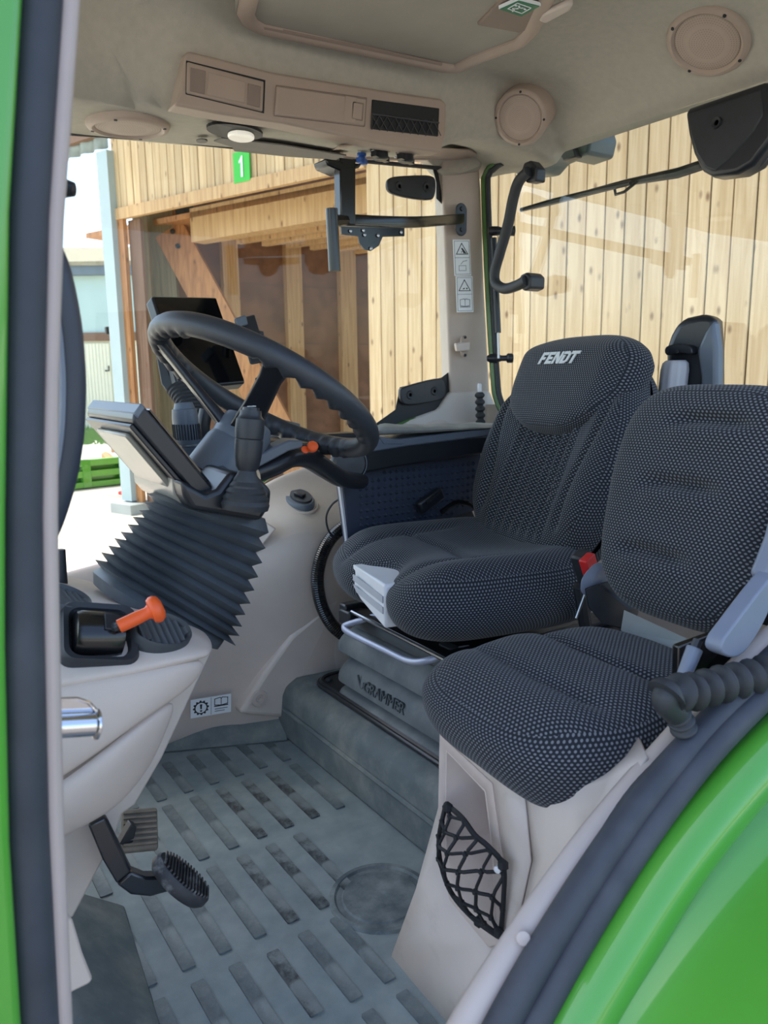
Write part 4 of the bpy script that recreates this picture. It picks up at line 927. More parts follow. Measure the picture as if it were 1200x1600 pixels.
build('grip', MB().lathe([(0, -.004), (.0088, -.003), (.0088, .022), (.008, .034), (.010, .038), (.0155, .039), (.018, .043), (.018, .048), (.015, .053), (.008, .0555), (0, .056)], h1-hd*.004, hd, 28), orange, lv)['label'] = 'orange T handle'
# pedals
bp_ = thing('brake_pedal', 'black bent pedal arm with ribbed oval pad below the cowl', 'pedal', P(280, 1380, y=.98))
arm_p = [P(137, 1290, y=.985), P(164, 1278, y=.985), P(187, 1325, y=.985), P(205, 1362, y=.98), P(228, 1371, y=.98), P(262, 1370, y=.98), P(272, 1392, y=.98), P(235, 1402, y=.98), P(205, 1399, y=.98), P(182, 1382, y=.985), P(160, 1345, y=.985)]
build('pedal_arm', MB().prism([arm_p[0], arm_p[1], arm_p[2], arm_p[3], arm_p[9], arm_p[10]], V((.004, .012, 0))), blue_arm, bp_, bevel=.003)
build('pedal_arm', MB().prism([arm_p[3]]+arm_p[4:10], V((.004, .028, -.006))), blue_arm, bp_, bevel=.004)
pc = P(283, 1374, y=.97); pu = (P(318, 1402, y=.955)-P(246, 1342, y=.985)); pl_ = pu.length; pu.normalize(); pv = V((-.25, 1, .55)); pv = (pv-pu*pv.dot(pu)).normalized(); pw = pu.cross(pv)
if pw.dot(CAM-pc) < 0: pw = -pw
oval = lambda k, h: [pc+pw*h+pu*(math.cos(q)*pl_*.56*k)+pv*(math.sin(q)*.034*k) for q in [2*math.pi*i/32 for i in range(32)]]
build('pedal_pad', MB().loft([oval(.9, -.012), oval(1, -.006), oval(1, .004), oval(.93, .008)]), pedal_m, bp_)
for i in range(-7, 8):
    hw_ = .031*math.sqrt(max(0.02, 1-(i/8)**2)); o = pc+pu*(i*pl_*.064)+pw*.008
    build('pad_rib', MB().prism([o-pv*hw_, o+pv*hw_, o+pv*hw_+pu*pl_*.03, o-pv*hw_+pu*pl_*.03], pw*.004), pedal_m, bp_, smooth=0)
p2 = thing('clutch_pedal', 'muddy grey ribbed pedal pad behind the beige cowl', 'pedal', P(220, 1300, y=1.28))
c2 = P(218, 1297, y=1.27); B2 = basis((.95, -.2, -.15), (.1, .75, .6))
build('pedal_pad', MB().box(c2, (.062, .075, .016), B2), pedal2_m, p2, bevel=.006, segs=3)
for i in range(-3, 4): build('pad_rib', MB().box(c2+B2 @ V((0, i*.0095, .010)), (.056, .004, .005), B2), pedal2_m, p2, smooth=0)
build('pedal_arm', MB().prism([P(187, 1320, y=1.25), P(205, 1288, y=1.25), P(214, 1292, y=1.25), P(207, 1322, y=1.25)], V((0, .02, 0))), black, p2, bevel=.002)
# warning sticker low on the console
def decal_frame(c, u, v): u = V(u).normalized(); v = V(v); v = (v-u*v.dot(u)).normalized(); return c, u, v, u.cross(v)
def plate(t, c, u, v, n, w, h, m, name='plate', th=.0012): return build(name, MB().prism([c-u*w/2-v*h/2, c+u*w/2-v*h/2, c+u*w/2+v*h/2, c-u*w/2+v*h/2], n*th), m, t, smooth=0)
def mark(t, c, u, v, n, polys, m, name='pictogram', h=.0022, th=.0005):
    mb = MB()
    for p in polys: mb.prism([c+u*x+v*y+n*h for x, y in p], n*th)
    return build(name, mb, m, t, smooth=0)
def stroke(pts, w, closed=False):
    out = []; n = len(pts)
    for i in range(n if closed else n-1):
        a, b = V(pts[i]+(0,)), V(pts[(i+1) % n]+(0,)); d = (b-a).normalized()*w/2; q = V((-d.y, d.x, 0)); a2, b2 = a-d, b+d
        out.append([(a2+q)[:2], (b2+q)[:2], (b2-q)[:2], (a2-q)[:2]])
    return out
ca, cb, cc = P(296, 1090, y=1.845), P(359, 1080, y=1.83), P(297, 1119, y=1.85)
u = (cb-ca).normalized(); v = (ca-cc); c = (P(359, 1109, y=1.835)+ca)/2; c, u, v, n = decal_frame(c, u, v)
if n.dot(CAM-c) < 0: n = -n
c = c+n*.012
st1 = thing('warning_sticker', 'white sticker with gear and manual symbols low on the beige console', 'sticker', c)
W1, H1 = (cb-ca).length, (ca-cc).length*.98
plate(st1, c, u, v, n, W1, H1, sticker_w)
gp = []
for i in range(48):
    q = 2*math.pi*i/48; r_ = H1*(.40 if (i % 4) < 2 else .33); gp.append((-W1*.25+math.cos(q)*r_, math.sin(q)*r_))
mark(st1, c, u, v, n, [gp], ink, 'gear_symbol', .0014)
mark(st1, c, u, v, n, [[(-W1*.25+math.cos(2*math.pi*i/24)*H1*.27, math.sin(2*math.pi*i/24)*H1*.27) for i in range(24)]], sticker_w, 'gear_face', .002)
mark(st1, c, u, v, n, [[(-W1*.25-.003, H1*.2), (-W1*.25+.003, H1*.2), (-W1*.25+.0018, -H1*.06), (-W1*.25-.0018, -H1*.06)], [(-W1*.25-.0025, -H1*.12), (-W1*.25+.0025, -H1*.12), (-W1*.25+.0025, -H1*.2), (-W1*.25-.0025, -H1*.2)]], ink, 'exclamation', .0027)
bx, by = W1*.25, H1*.18
book = lambda x, y, k: stroke([(x-.013*k, y-.006*k), (x-.013*k, y+.007*k), (x-.002*k, y+.009*k), (x, y+.006*k), (x+.002*k, y+.009*k), (x+.013*k, y+.007*k), (x+.013*k, y-.006*k), (x, y-.008*k)], .0014*k, True)+stroke([(x, y+.006*k), (x, y-.008*k)], .0012*k)+stroke([(x-.013*k, y-.009*k), (x+.013*k, y-.009*k)], .002*k)
mark(st1, c, u, v, n, book(bx, by, W1/.06*.75), ink, 'book_symbol', .0014)
mark(st1, c, u, v, n, stroke([(bx-W1*.15, -H1*.2), (bx+W1*.15, -H1*.2)], .002)+stroke([(bx-W1*.15, -H1*.32), (bx+W1*.08, -H1*.32)], .002)+stroke([(0, -H1*.45), (0, H1*.45)], .0012), ink_grey, 'print', .0014)

# ================================================================== STEERING COLUMN
YB = 1.165
LT = [(240, 776), (234, 790), (226, 802), (216, 812), (208, 824), (197, 836), (187, 846), (177, 858), (166, 869), (156, 881)]
RTp = [(404, 826), (399, 850), (394, 872), (388, 894), (382, 914), (376, 934), (368, 951), (363, 969), (359, 983), (353, 997)]
bl = thing('steering_bellows', 'large black ribbed bellows around the base of steering column', 'bellows', P(250, 960, y=YB))
def bring(L_, R_, k, vy=.10, dz=0, drop=0):
    a, b = P(*L_, y=YB), P(*R_, y=YB); c = (a+b)/2+V((0, 0, -drop)); u = (b-a)/2; v = V((0, vy, 0)); return [c+u*(k*math.copysign(abs(math.cos(q))**.75, math.cos(q)))+v*(k*math.copysign(abs(math.sin(q))**.75, math.sin(q))) for q in [2*math.pi*i/40+.001 for i in range(40)]]
rings = [bring((258, 772), (400, 805), 1, .088)]
for i in range(10):
    rings.append(bring(LT[i], RTp[i], 1.0, .098+.0012*i))
    nx = (LT[min(9, i+1)], RTp[min(9, i+1)])
    mid = [((LT[i][q]+nx[0][q])/2, (RTp[i][q]+nx[1][q])/2) for q in (0, 1)]
    if i < 9: rings.append(bring((mid[0][0], mid[1][0]), (mid[0][1], mid[1][1]), .865, .098+.0012*i))
rings.append(bring((160, 890), (342, 990), .95, .105)); rings.append(bring((153, 900), (332, 992), 1.0, .11)); rings.append(bring((154, 920), (325, 1000), 1.0, .11))
build('bellows_folds', MB().loft(rings), bellow_m, bl, smooth=35)
sc_ = thing('steering_column', 'dark steering column head with levers carrying the steering wheel', 'column', P(350, 800, y=YB))
hp_ = [(283, 750), (288, 776), (300, 797), (408, 815), (423, 792), (426, 766), (408, 748), (362, 736), (340, 765), (322, 772)]
build('column_head', MB().prism([P(*q, y=1.06) for q in hp_], V((.004, .2, .004))), blacks, sc_, bevel=.008, segs=3)
build('head_cover', MB().prism([P(338, 766, y=1.075), P(360, 731, y=1.09), P(338, 718, y=1.24), P(293, 711, y=1.31), P(300, 728, y=1.28)], V((.004, .01, -.04))), console_top, sc_, bevel=.006)
WC = P(414, 611, y=1.205); tl = R(33.3); wn_ = V((math.sin(tl), .055, math.cos(tl))).normalized(); wv = V((0, 1, 0)); wv = (wv-wn_*wv.dot(wn_)).normalized(); wu = wv.cross(wn_)
hub = WC-wn_*.095
c0, c1 = P(336, 742, y=1.2), hub
build('column_tube', MB().lathe([(.052, -.01), (.050, .05), (.047, (c1-c0).length-.012), (.044, (c1-c0).length-.01), (.044, (c1-c0).length-.002)], c0, c1-c0, 28), console_top, sc_)
# gear lever with gaiter
gb0, gb1 = P(383, 792, y=1.045), P(392, 640, y=1.045); ga = (gb1-gb0).normalized(); gl_ = (gb1-gb0).length
build('lever_gaiter', MB().lathe([(.034, -.004), (.036, .004), (.033, .010), (.034, .014), (.029, .020), (.030, .023), (.025, .029), (.025, .032), (.020, .038), (.0195, .041), (.015, .048), (.012, .058)], gb0, ga, 28), rubber, sc_, smooth=25)
lev = build('shift_lever', MB().lathe([(.011, .04), (.012, .052), (.017, .060), (.0195, .075), (.0205, .09), (.0205, .1), (.0195, .101), (.0205, .102), (.0215, .115), (.0205, .13), (.0185, gl_-.012), (.016, gl_-.008), (.0155, gl_-.001), (0, gl_-.001)], gb0, ga, 28), black, sc_)
lev['label'] = 'stubby black shift lever with horn button'
build('horn_button', MB().lathe([(.0125, 0), (.012, .004), (0, .005)], gb0+ga*(gl_-.001), ga, 20), blacks, lev)
hn = gb0+ga*(gl_+.0045); build('horn_symbol', MB().prism([hn+V((x, y, 0)) for x, y in ((-.006, .001), (.001, .001), (.006, .004), (.006, -.004), (.001, -.001), (-.006, -.001))], ga*.0008), sticker_w, lev, smooth=0)
# far stalk with knurled ring
fs0, fs1 = P(296, 716, y=1.36), P(285, 612, y=1.36); fa = (fs1-fs0).normalized(); fl2 = (fs1-fs0).length
stk = build('wiper_stalk', MB().lathe([(.018, 0), (.019, .02), (.0215, .026), (.0235, .03), (.0235, .075), (.022, .09), (.019, fl2-.03), (.016, fl2-.02)], fs0, fa, 28), console_top, sc_)
mb = MB()
for i in range(28):
    q = 2*math.pi*i/28; a = V((1, 0, 0)); b = V((0, 1, 0)); o = fs0+fa*.035+a*(math.cos(q)*.0236)+b*(math.sin(q)*.0236); mb.tube([o, o+fa*.028], .0014, 4)
build('knurl', mb, black, stk)
build('stalk_ring', MB().lathe([(.0205, .022), (.0225, .0235), (.0225, .0265), (.0205, .028)], fs0, fa, 24), steel, stk)
build('stalk_loop', MB().tube(spline([P(322, 640, y=1.42), P(318, 670, y=1.42), P(326, 694, y=1.42), P(350, 700, y=1.4), P(365, 690, y=1.36)], 6), .013, 10), blacks, sc_)
# steering wheel
sw = thing('steering_wheel', 'black steering wheel with moulded finger grips', 'steering wheel', WC)
RW = .195; pts = []; rad = []
for i in range(160):
    q = 2*math.pi*i/160; pts.append(WC+wu*(math.cos(q)*RW)+wv*(math.sin(q)*RW)); rad.append(.0168)
mb = MB(); n_ = 16; vs = []
for i in range(160):
    q = 2*math.pi*i/160; ro = wu*math.cos(q)+wv*math.sin(q)
    grip = .0042*(math.cos(q*40)) if (math.sin(q*1.5+.6)**2 > .22) else 0
    for k in range(n_):
        t = 2*math.pi*k/n_; rr_ = .0172+(grip*sstep(.1, .8, -math.cos(t)*.6-math.sin(t)*.6))
        vs.append(pts[i]+ro*(math.cos(t)*rr_)+wn_*(math.sin(t)*rr_*1.08))
mb.add(vs, [(i*n_+k, i*n_+(k+1) % n_, ((i+1) % 160)*n_+(k+1) % n_, ((i+1) % 160)*n_+k) for i in range(160) for k in range(n_)])
build('rim', mb, mat('wheel_leather', (46, 50, 56), .42, var=.08, scale=60, bump=.15, bscale=900), sw, smooth=60)
build('hub', MB().lathe([(.042, -.03), (.047, -.01), (.047, .02), (.04, .034), (0, .038)], hub, wn_, 28), console_top, sw)
for ang in (152, 247, 24):
    q = R(ang); ro = wu*math.cos(q)+wv*math.sin(q); tg_ = -wu*math.sin(q)+wv*math.cos(q)
    a, b = hub+ro*.03+wn_*.01, WC+ro*(RW-.004)-wn_*.008; mid = lerp(a, b, .8)
    rings = []
    for p_, w_, h_ in ((a, .026, .010), (lerp(a, b, .4), .020, .007), (mid, .018, .006), (b, .022, .007)):
        up_ = (b-a).cross(tg_).normalized(); rings.append(rrect(p_, tg_, up_, w_, h_, .006, 3))
    build('spoke', MB().loft(rings), blacks, sw, smooth=50)
# dashboard display, seen from behind and the side
dd_ = thing('dash_display', 'thick black instrument display panel left of the steering column', 'display', P(300, 770, y=1.2))
nf = [(221, 631), (227, 636), (335, 764), (330, 770), (312, 775), (305, 772), (207, 659), (209, 647)]
lat = V((.0, .262, .0))
build('display_body', MB().prism([P(*q, y=1.085) for q in nf], lat), blacks, dd_, bevel=.004, segs=3)
build('display_top', MB().prism([P(*q, y=1.082) for q in ((209, 646), (221, 630), (228, 637), (216, 655))], V((0, .267, 0))), console_top, dd_, bevel=.002)
bkp = [P(*q, y=1.085) for q in ((209, 662), (305, 773), (297, 776), (203, 667))]
disp_back = mat('display_back_plastic', (128, 126, 116), .25, var=.02, spec=.7)
build('back_plate', MB().prism([q+V((0, .004, 0)) for q in bkp], V((0, .255, 0))), blacks, dd_, bevel=.002)
bk2 = [P(*q, y=1.12) for q in ((204, 676), (285, 772), (276, 776), (194, 680))]
bpl = build('rear_housing', MB().prism(bk2, V((0, .165, 0))), disp_back, dd_, bevel=.004)
build('housing_slot', MB().prism([P(*q, y=1.19) for q in ((192, 682), (262, 765), (260, 766), (190, 683))], V((0, .045, 0))), ink, bpl, smooth=0)
build('display_foot', MB().prism([P(*q, y=1.10) for q in ((268, 742), (281, 748), (288, 776), (300, 797), (285, 790), (272, 775))], V((0, .2, 0))), disp_back, dd_, bevel=.003)
scn = [P(*q, y=1.11) for q in ((233, 641), (330, 759))]
build('screen', MB().prism([scn[0], scn[1], scn[1]+V((0, .23, 0)), scn[0]+V((0, .23, 0))], V((.002, 0, .0016))), screen_m, dd_, smooth=0)
# terminal on the armrest
TLp, TRp, BRp = P(237, 462, d=1.66), P(338, 464, d=1.80), P(384, 598, d=1.74); BLp = TLp+(BRp-TRp)
tn = (TRp-TLp).cross(BLp-TLp).normalized()
if tn.dot(CAM-TLp) < 0: tn = -tn
tm = thing('terminal_screen', 'large black touch terminal standing behind the steering wheel', 'display', (BLp+BRp)/2)
build('terminal_body', MB().prism([TLp, TRp, BRp, BLp], -tn*.03), blacks, tm, bevel=.005, segs=3)
ins_ = lambda a, k: lerp(a, (TLp+BRp)/2, k)
build('screen_glass', MB().prism([ins_(q, .05)+tn*.0005 for q in (TLp, TRp, BRp, BLp)], tn*.0015), screen_m, tm, smooth=0)
lft = (TLp-TRp).normalized(); dwn = (BLp-TLp).normalized()
build('rear_mount', MB().prism([q-tn*.03 for q in (TLp+dwn*.09-lft*.03, TRp+dwn*.09+lft*.05, BRp+lft*.05, BLp+dwn*.0-lft*.03)], -tn*.03), black, tm, bevel=.006)
build('side_bracket', MB().prism([P(240, 532, d=1.64), P(252, 545, d=1.64), P(275, 612, d=1.62), P(262, 614, d=1.62), P(252, 600, d=1.63)], V((.01, .03, 0))), black, tm, bevel=.003)
build('lower_bracket', MB().prism([P(262, 560, d=1.62), P(275, 565, d=1.62), P(306, 625, d=1.6), P(282, 628, d=1.6)], V((.01, .03, 0))), blacks, tm, bevel=.003)
mb = MB(); a_, b_ = P(306, 648, d=1.60), P(284, 600, d=1.63); prof_ = []
for i in range(9): prof_ += [(.022+.002*i, i*.0085), (.0255+.002*i, i*.0085+.003)]
ax_ = (b_-a_).normalized(); mb.lathe([(r_*.92, h_) for r_, h_ in prof_], a_, ax_, 24, e1=.8); build('swivel_gaiter', mb, rubber, tm, smooth=25)
build('knob', MB().lathe([(.012, 0), (.012, .01), (.008, .014), (0, .014)], P(301, 507, d=1.655), (0, 0, 1), 16), black, tm)
ph = thing('phone_holder', 'narrow black device clipped beside the big touch terminal', 'device', P(400, 560, d=1.72))
pq = [P(370, 498, d=1.70), P(398, 491, d=1.74), P(420, 565, d=1.72), P(392, 570, d=1.68)]
build('device_body', MB().prism(pq, V((.012, .03, 0))), black, ph, bevel=.004, segs=3)
build('device_cap', MB().prism([P(367, 497, d=1.69), P(384, 492, d=1.70), P(388, 507, d=1.70), P(371, 512, d=1.69)], V((.01, .03, 0))), console_top, ph, bevel=.003)
build('clip', MB().prism([P(404, 516, d=1.73), P(412, 518, d=1.73), P(413, 529, d=1.73), P(408, 530, d=1.73)], V((.005, .015, 0))), blacks, ph, bevel=.001)
build('holder_arm', MB().tube([P(358, 526, d=1.76), P(380, 530, d=1.74)], .009, 8), blacks, ph)
build('holder_stem', MB().prism([P(398, 590, d=1.7), P(412, 590, d=1.7), P(420, 640, d=1.66), P(408, 645, d=1.66)], V((.01, .02, 0))), blacks, ph, bevel=.003)

# ================================================================== RIGHT ARMREST CONSOLE
ar = thing('armrest_console', 'long slate armrest console right of the driver seat', 'armrest', P(650, 720, y=1.55))
YA = 1.50
build('console_body', MB().prism([P(*q, y=YA) for q in ((556, 742), (556, 716), (574, 700), (584, 692), (640, 692), (775, 678), (775, 706), (620, 730))], V((.0, .12, 0))), blacks, ar, bevel=.006, segs=3)
build('console_strip', MB().prism([P(*q, y=YA-.004) for q in ((574, 700), (584, 684), (625, 686), (775, 668), (775, 680), (640, 697), (570, 708))], V((.0, .125, 0))), console_top, ar, bevel=.004)
mb = MB(); rr_ = []
for i in range(13):
    t = i/12; px = lerp(585, 775, t); y0 = interp([0, .1, .3, .6, 1], [669, 665, 668, 666, 664], t); w_ = .004*math.sin(i*2.1)
    a = P(px, lerp(686, 670, t), y=YA-.012); rr_.append([a, P(px, y0+4, y=YA-.016)+V((0, 0, w_*.3)), P(px, y0, y=YA+.0)+V((0, 0, w_*.4)), P(px, y0-4, y=YA+.07)+V((0, 0, w_)), P(px, y0-5, y=YA+.13)+V((0, 0, w_*.5)), P(px, y0+4, y=YA+.14)])
mb.loft(rr_); build('pad_cover', mb, dustpad, ar, smooth=60, sub=1)
build('pad_lip', MB().prism([P(*q, y=YA-.006) for q in ((592, 682), (632, 690), (630, 694), (600, 694))], V((0, .01, 0))), console_top, ar, bevel=.001)
build('end_disc', MB().lathe([(.036, -.03), (.04, -.01), (.04, .004), (.034, .010), (.0, .012)], P(546, 724, y=YA-.01), (-.25, -1, .1), 30), black, ar)
build('disc_ring', MB().lathe([(.0415, -.004), (.043, 0), (.0415, .004)], P(546, 724, y=YA-.01), (-.25, -1, .1), 30), console_top, ar)
# front control handle
hpth = spline([P(398, 738, y=1.2), P(425, 728, y=1.2), P(455, 714, y=1.21), P(482, 716, y=1.24), P(508, 732, y=1.32), P(535, 748, y=1.42), P(562, 752, y=1.49)], 6)
build('control_arm', MB().tube(hpth, [.019]*len(hpth), 12, flat=1.2), blacks, ar)
build('arm_strip', MB().prism([P(*q, y=1.165) for q in ((402, 714), (428, 699), (452, 688), (474, 689), (474, 699), (452, 705), (430, 717), (404, 731))], V((0, .03, .003))), console_top, ar, bevel=.003)
ob = P(486, 702, y=1.17); bt = build('orange_button', MB().lathe([(.006, 0), (.008, .003), (.008, .006), (.0098, .008), (.0098, .013), (.008, .015), (0, .016)], ob, (-.15, -.8, .5), 18), orange, ar); bt['label'] = 'orange push button'
build('button_tail', MB().lathe([(.006, 0), (.007, .004), (0, .005)], P(476, 704, y=1.17), (-.15, -.8, .5), 12), orange, ar)
build('upper_bar', MB().prism([P(*q, y=1.56) for q in ((425, 684), (560, 676), (585, 680), (582, 706), (500, 712), (430, 696))], V((0, .06, 0))), blacks, ar, bevel=.005)
build('bar_sleeve', MB().tube([P(530, 696, y=1.54), P(566, 692, y=1.52)], .014, 12), console_top, ar)
lb_ = thing('lettered_box', 'grey console box with orange letters behind the steering wheel', 'box', P(440, 690, y=1.66))
build('box_body', MB().prism([P(*q, y=1.64) for q in ((412, 656), (428, 652), (470, 662), (470, 688), (430, 684))], V((0, .06, 0))), console_top, lb_, bevel=.004)
text('orange_letters', 'DL', orange, lb_, P(446, 672, y=1.632), (1, 0, 0), (0, 0, 1), .034, .001)
# studded panel
sp_ = thing('studded_panel', 'dark panel covered in small pyramid studs below the armrest', 'panel', P(640, 800, y=1.56))
YP = 1.545
def SPn(px, py): return P(px, py, y=YP)
out_ = [(534, 760), (540, 752), (556, 748), (572, 738), (586, 724), (752, 704), (752, 795), (700, 812), (560, 850), (546, 852)]
build('panel_body', MB().prism([SPn(*q) for q in out_], V((0, .03, 0))), mat('navy_black_panel', (54, 61, 76), .36, var=.08), sp_, bevel=.004)
build('panel_edge', MB().prism([SPn(533, 760)+V((-.004, 0, 0)), SPn(545, 852)+V((-.004, 0, 0)), SPn(545, 852)+V((0, 0, 0)), SPn(534, 758)], V((0, .010, 0))), pale_grey, sp_)
mb = MB(); s0, s1 = SPn(545, 845), SPn(750, 712)
xs0, zs0 = s0.x, SPn(545, 845).z
def inside(x, z, poly):
    c_ = False; n = len(poly)
    for i in range(n):
        a, b = poly[i], poly[i-1]
        if (a[1] > z) != (b[1] > z) and x < (b[0]-a[0])*(z-a[1])/(b[1]-a[1])+a[0]: c_ = not c_
    return c_
po = [((SPn(*q)).x, SPn(*q).z) for q in ((550, 764), (570, 752), (592, 732), (746, 712), (746, 795), (556, 850))]
stp = .0178
for i in range(40):
    for j in range(16):
        x, z = xs0+i*stp, zs0-.02+j*stp
        if all(inside(x+a, z+b, po) for a in (-.007, .007) for b in (-.007, .007)):
            h_ = .0068; mb.add([V((x-h_, YP+.001, z)), V((x, YP+.001, z-h_)), V((x+h_, YP+.001, z)), V((x, YP+.001, z+h_)), V((x, YP-.0095, z))], [(0, 1, 4), (1, 2, 4), (2, 3, 4), (3, 0, 4)])
sf = build('studs', mb, mat('navy_black_panel', (50, 57, 72)), sp_, smooth=0); sf['kind'] = 'stuff'
# hose and cable beside the panel
hc = spline([P(548, 815, y=1.70), P(520, 838, y=1.70), P(503, 868, y=1.70), P(496, 905, y=1.70), P(502, 945, y=1.69), P(520, 978, y=1.67), P(548, 1000, y=1.64)], 24)
tag(build('ribbed_hose', MB().tube(hc, [.0165+.0011*(i % 2) for i in range(len(hc))], 12), blackg, loc=hc[-1], smooth=25), 'black ribbed hose curving down beside the driver cushion front', 'hose')
tag(build('thin_cable', MB().tube(spline([P(538, 775, y=1.60), P(520, 787, y=1.63), P(510, 806, y=1.64), P(513, 828, y=1.64), P(524, 842, y=1.64)], 8), .0028, 6), ink, loc=P(524, 842, y=1.64)), 'thin black cable looping in front of the studded panel', 'cable')

# ================================================================== OVERHEAD
YO = 1.582
def O(px, py, dy=0): return P(px, py, y=YO+dy)
oh = thing('overhead_console', 'taupe overhead panel with flap, lidded tray and net pocket', 'console', O(480, 200))
of = [(289, 84), (296, 79), (425, 112), (600, 141), (690, 154), (698, 162), (697, 205), (690, 238), (600, 226), (440, 192), (350, 179), (272, 164), (279, 150), (283, 130)]
build('console_frame', MB().prism([O(*q) for q in of], V((0, .05, 0))), mauve, oh, bevel=.012, segs=3)
def rp(a, b, c, d, name, dy, th, m, par, bev=.003): return build(name, MB().prism([O(*q, dy) for q in (a, b, c, d)], V((0, th, 0))), m, par, bevel=bev)
f1 = rp((291, 94), (415, 125), (413, 177), (290, 147), 'flap_gap', -.001, .01, ink, oh, .001)
fp = rp((293, 96), (413, 127), (411, 174), (292, 145), 'control_flap', -.005, .01, mat('flap_plastic', (166, 148, 134), .5, var=.02), oh)
for a in (((298, 105), (322, 111), (320, 147), (297, 142)), ((388, 130), (408, 135), (406, 168), (386, 163))):
    rp(*a, 'dark_insert', -.0065, .004, taupe_dark, fp, .001)
rp((326, 113), (384, 128), (382, 161), (324, 148), 'centre_plate', -.0062, .004, mauve, fp, .001)
ld = rp((432, 132), (574, 152), (571, 198), (429, 181), 'tray_recess', -.003, .008, taupe_dark, oh, .002)
rp((433, 134), (573, 154), (570, 196), (430, 179), 'tray_lid', -.007, .008, mauve, oh)
rp((540, 149), (558, 152), (556, 193), (538, 190), 'lid_grip', -.0085, .003, mauve, oh, .002)
lt_ = rp((551, 158), (569, 161), (567, 189), (549, 186), 'latch_outline', -.0085, .003, taupe_dark, oh, .001); rp((553, 160), (567, 163), (565, 187), (551, 184), 'latch', -.0095, .003, mauve, lt_, .001)
npk = rp((582, 155), (687, 169), (685, 213), (580, 201), 'net_pocket', -.003, .006, ink, oh, .002)
mb = MB()
for i in range(9):
    for j in (0, 1):
        a = O(581+i*12, 180, -.006); b = O(581+i*12+(12 if j else -12 if i else 0), 201+i*1.4, -.006); mb.tube([a+V((0, 0, -.004*i*.3)), b], .0012, 4)
mb.tube([O(581, 178, -.006), O(686, 192, -.006)], .0022, 5); build('pocket_net', mb, mat('grey_cord', (60, 60, 62), .7), oh)
# right side trim at the end of the console box left
def ceil_plate(name, poly, m, par, th=.003, off=.008, bev=0):
    ps = [ceil_pt(*q) for q in poly]; n = sum((ceil_n(p) for p in ps), V()).normalized()
    return build(name, MB().prism([p+n*off for p in ps], n*th), m, par, smooth=0, bevel=bev)
build_flap = ceil_plate('access_flap', [(334, 213), (346, 208), (440, 219), (541, 236), (526, 243), (450, 238), (366, 229), (362, 222)], grey_panel, ce)
ceil_plate('sensor_dot', [(315+9*math.cos(R(a)), 213+3*math.sin(R(a))) for a in range(0, 360, 30)], grey_panel, ce)
dl_ = thing('dome_lamp', 'small lit reading lamp in dark oval bezel under the overhead console', 'lamp', ceil_pt(366, 197))
ceil_plate('bezel', [(366+44*math.cos(R(a))+6*math.sin(R(a)), 196+12.5*math.sin(R(a))+4*math.cos(R(a))) for a in range(0, 360, 15)], ink, dl_, .006, .008)
ceil_plate('lens', [(376+21*math.cos(R(a)), 199.5+7.5*math.sin(R(a))+1.5*math.cos(R(a))) for a in range(0, 360, 18)], lamp_m, dl_, .008, .014, .002)
kp = thing('switch_plate', 'taupe switch plate with rotary knobs above the side window', 'controls', ceil_pt(640, 237))
ceil_plate('plate', [(506, 238), (530, 225), (560, 221), (640, 226), (735, 232), (745, 238), (728, 246), (660, 250), (560, 245)], mauve, kp, .004, .003, .001)
def cknob(px, py, r_, m, name, par):
    p = ceil_pt(px, py); n = V((0, 0, -1)); return build(name, MB().lathe([(r_*1.05, 0), (r_*1.05, .006), (r_*.8, .008), (r_*.85, .022), (r_*.6, .026), (0, .026)], p-V((0, 0, .004)), n, 14).box(p+n*.022, (r_*2.8, .014, .012), basis((1, .5, 0), (0, 1, 0))), m, par)
cknob(594, 230, .024, blacks, 'rotary_knob', kp); cknob(634, 234, .024, blacks, 'rotary_knob', kp)
k3 = cknob(565, 237, .011, blue, 'blue_knob', kp); k3['label'] = 'blue knob'
build('toggle', MB().lathe([(.006, 0), (.005, .012), (0, .013)], ceil_pt(705, 236)-V((0, 0, .006)), (0, 0, -1), 10), steel, kp)
for px, py in ((580, 237), (618, 240)): build('indicator', MB().lathe([(.0035, 0), (.003, .003), (0, .004)], ceil_pt(px, py)-V((0, 0, .007)), (0, 0, -1), 8), white_pl, kp)
mb = MB()
for px, w in ((672, 16), (690, 12), (672, 10), (705, 10)):
    p = ceil_pt(px, 236+(w % 3)*3)-V((0, 0, .008)); mb.box(p, (.04, .008, .003))
build('key_row', mb, beige, kp)

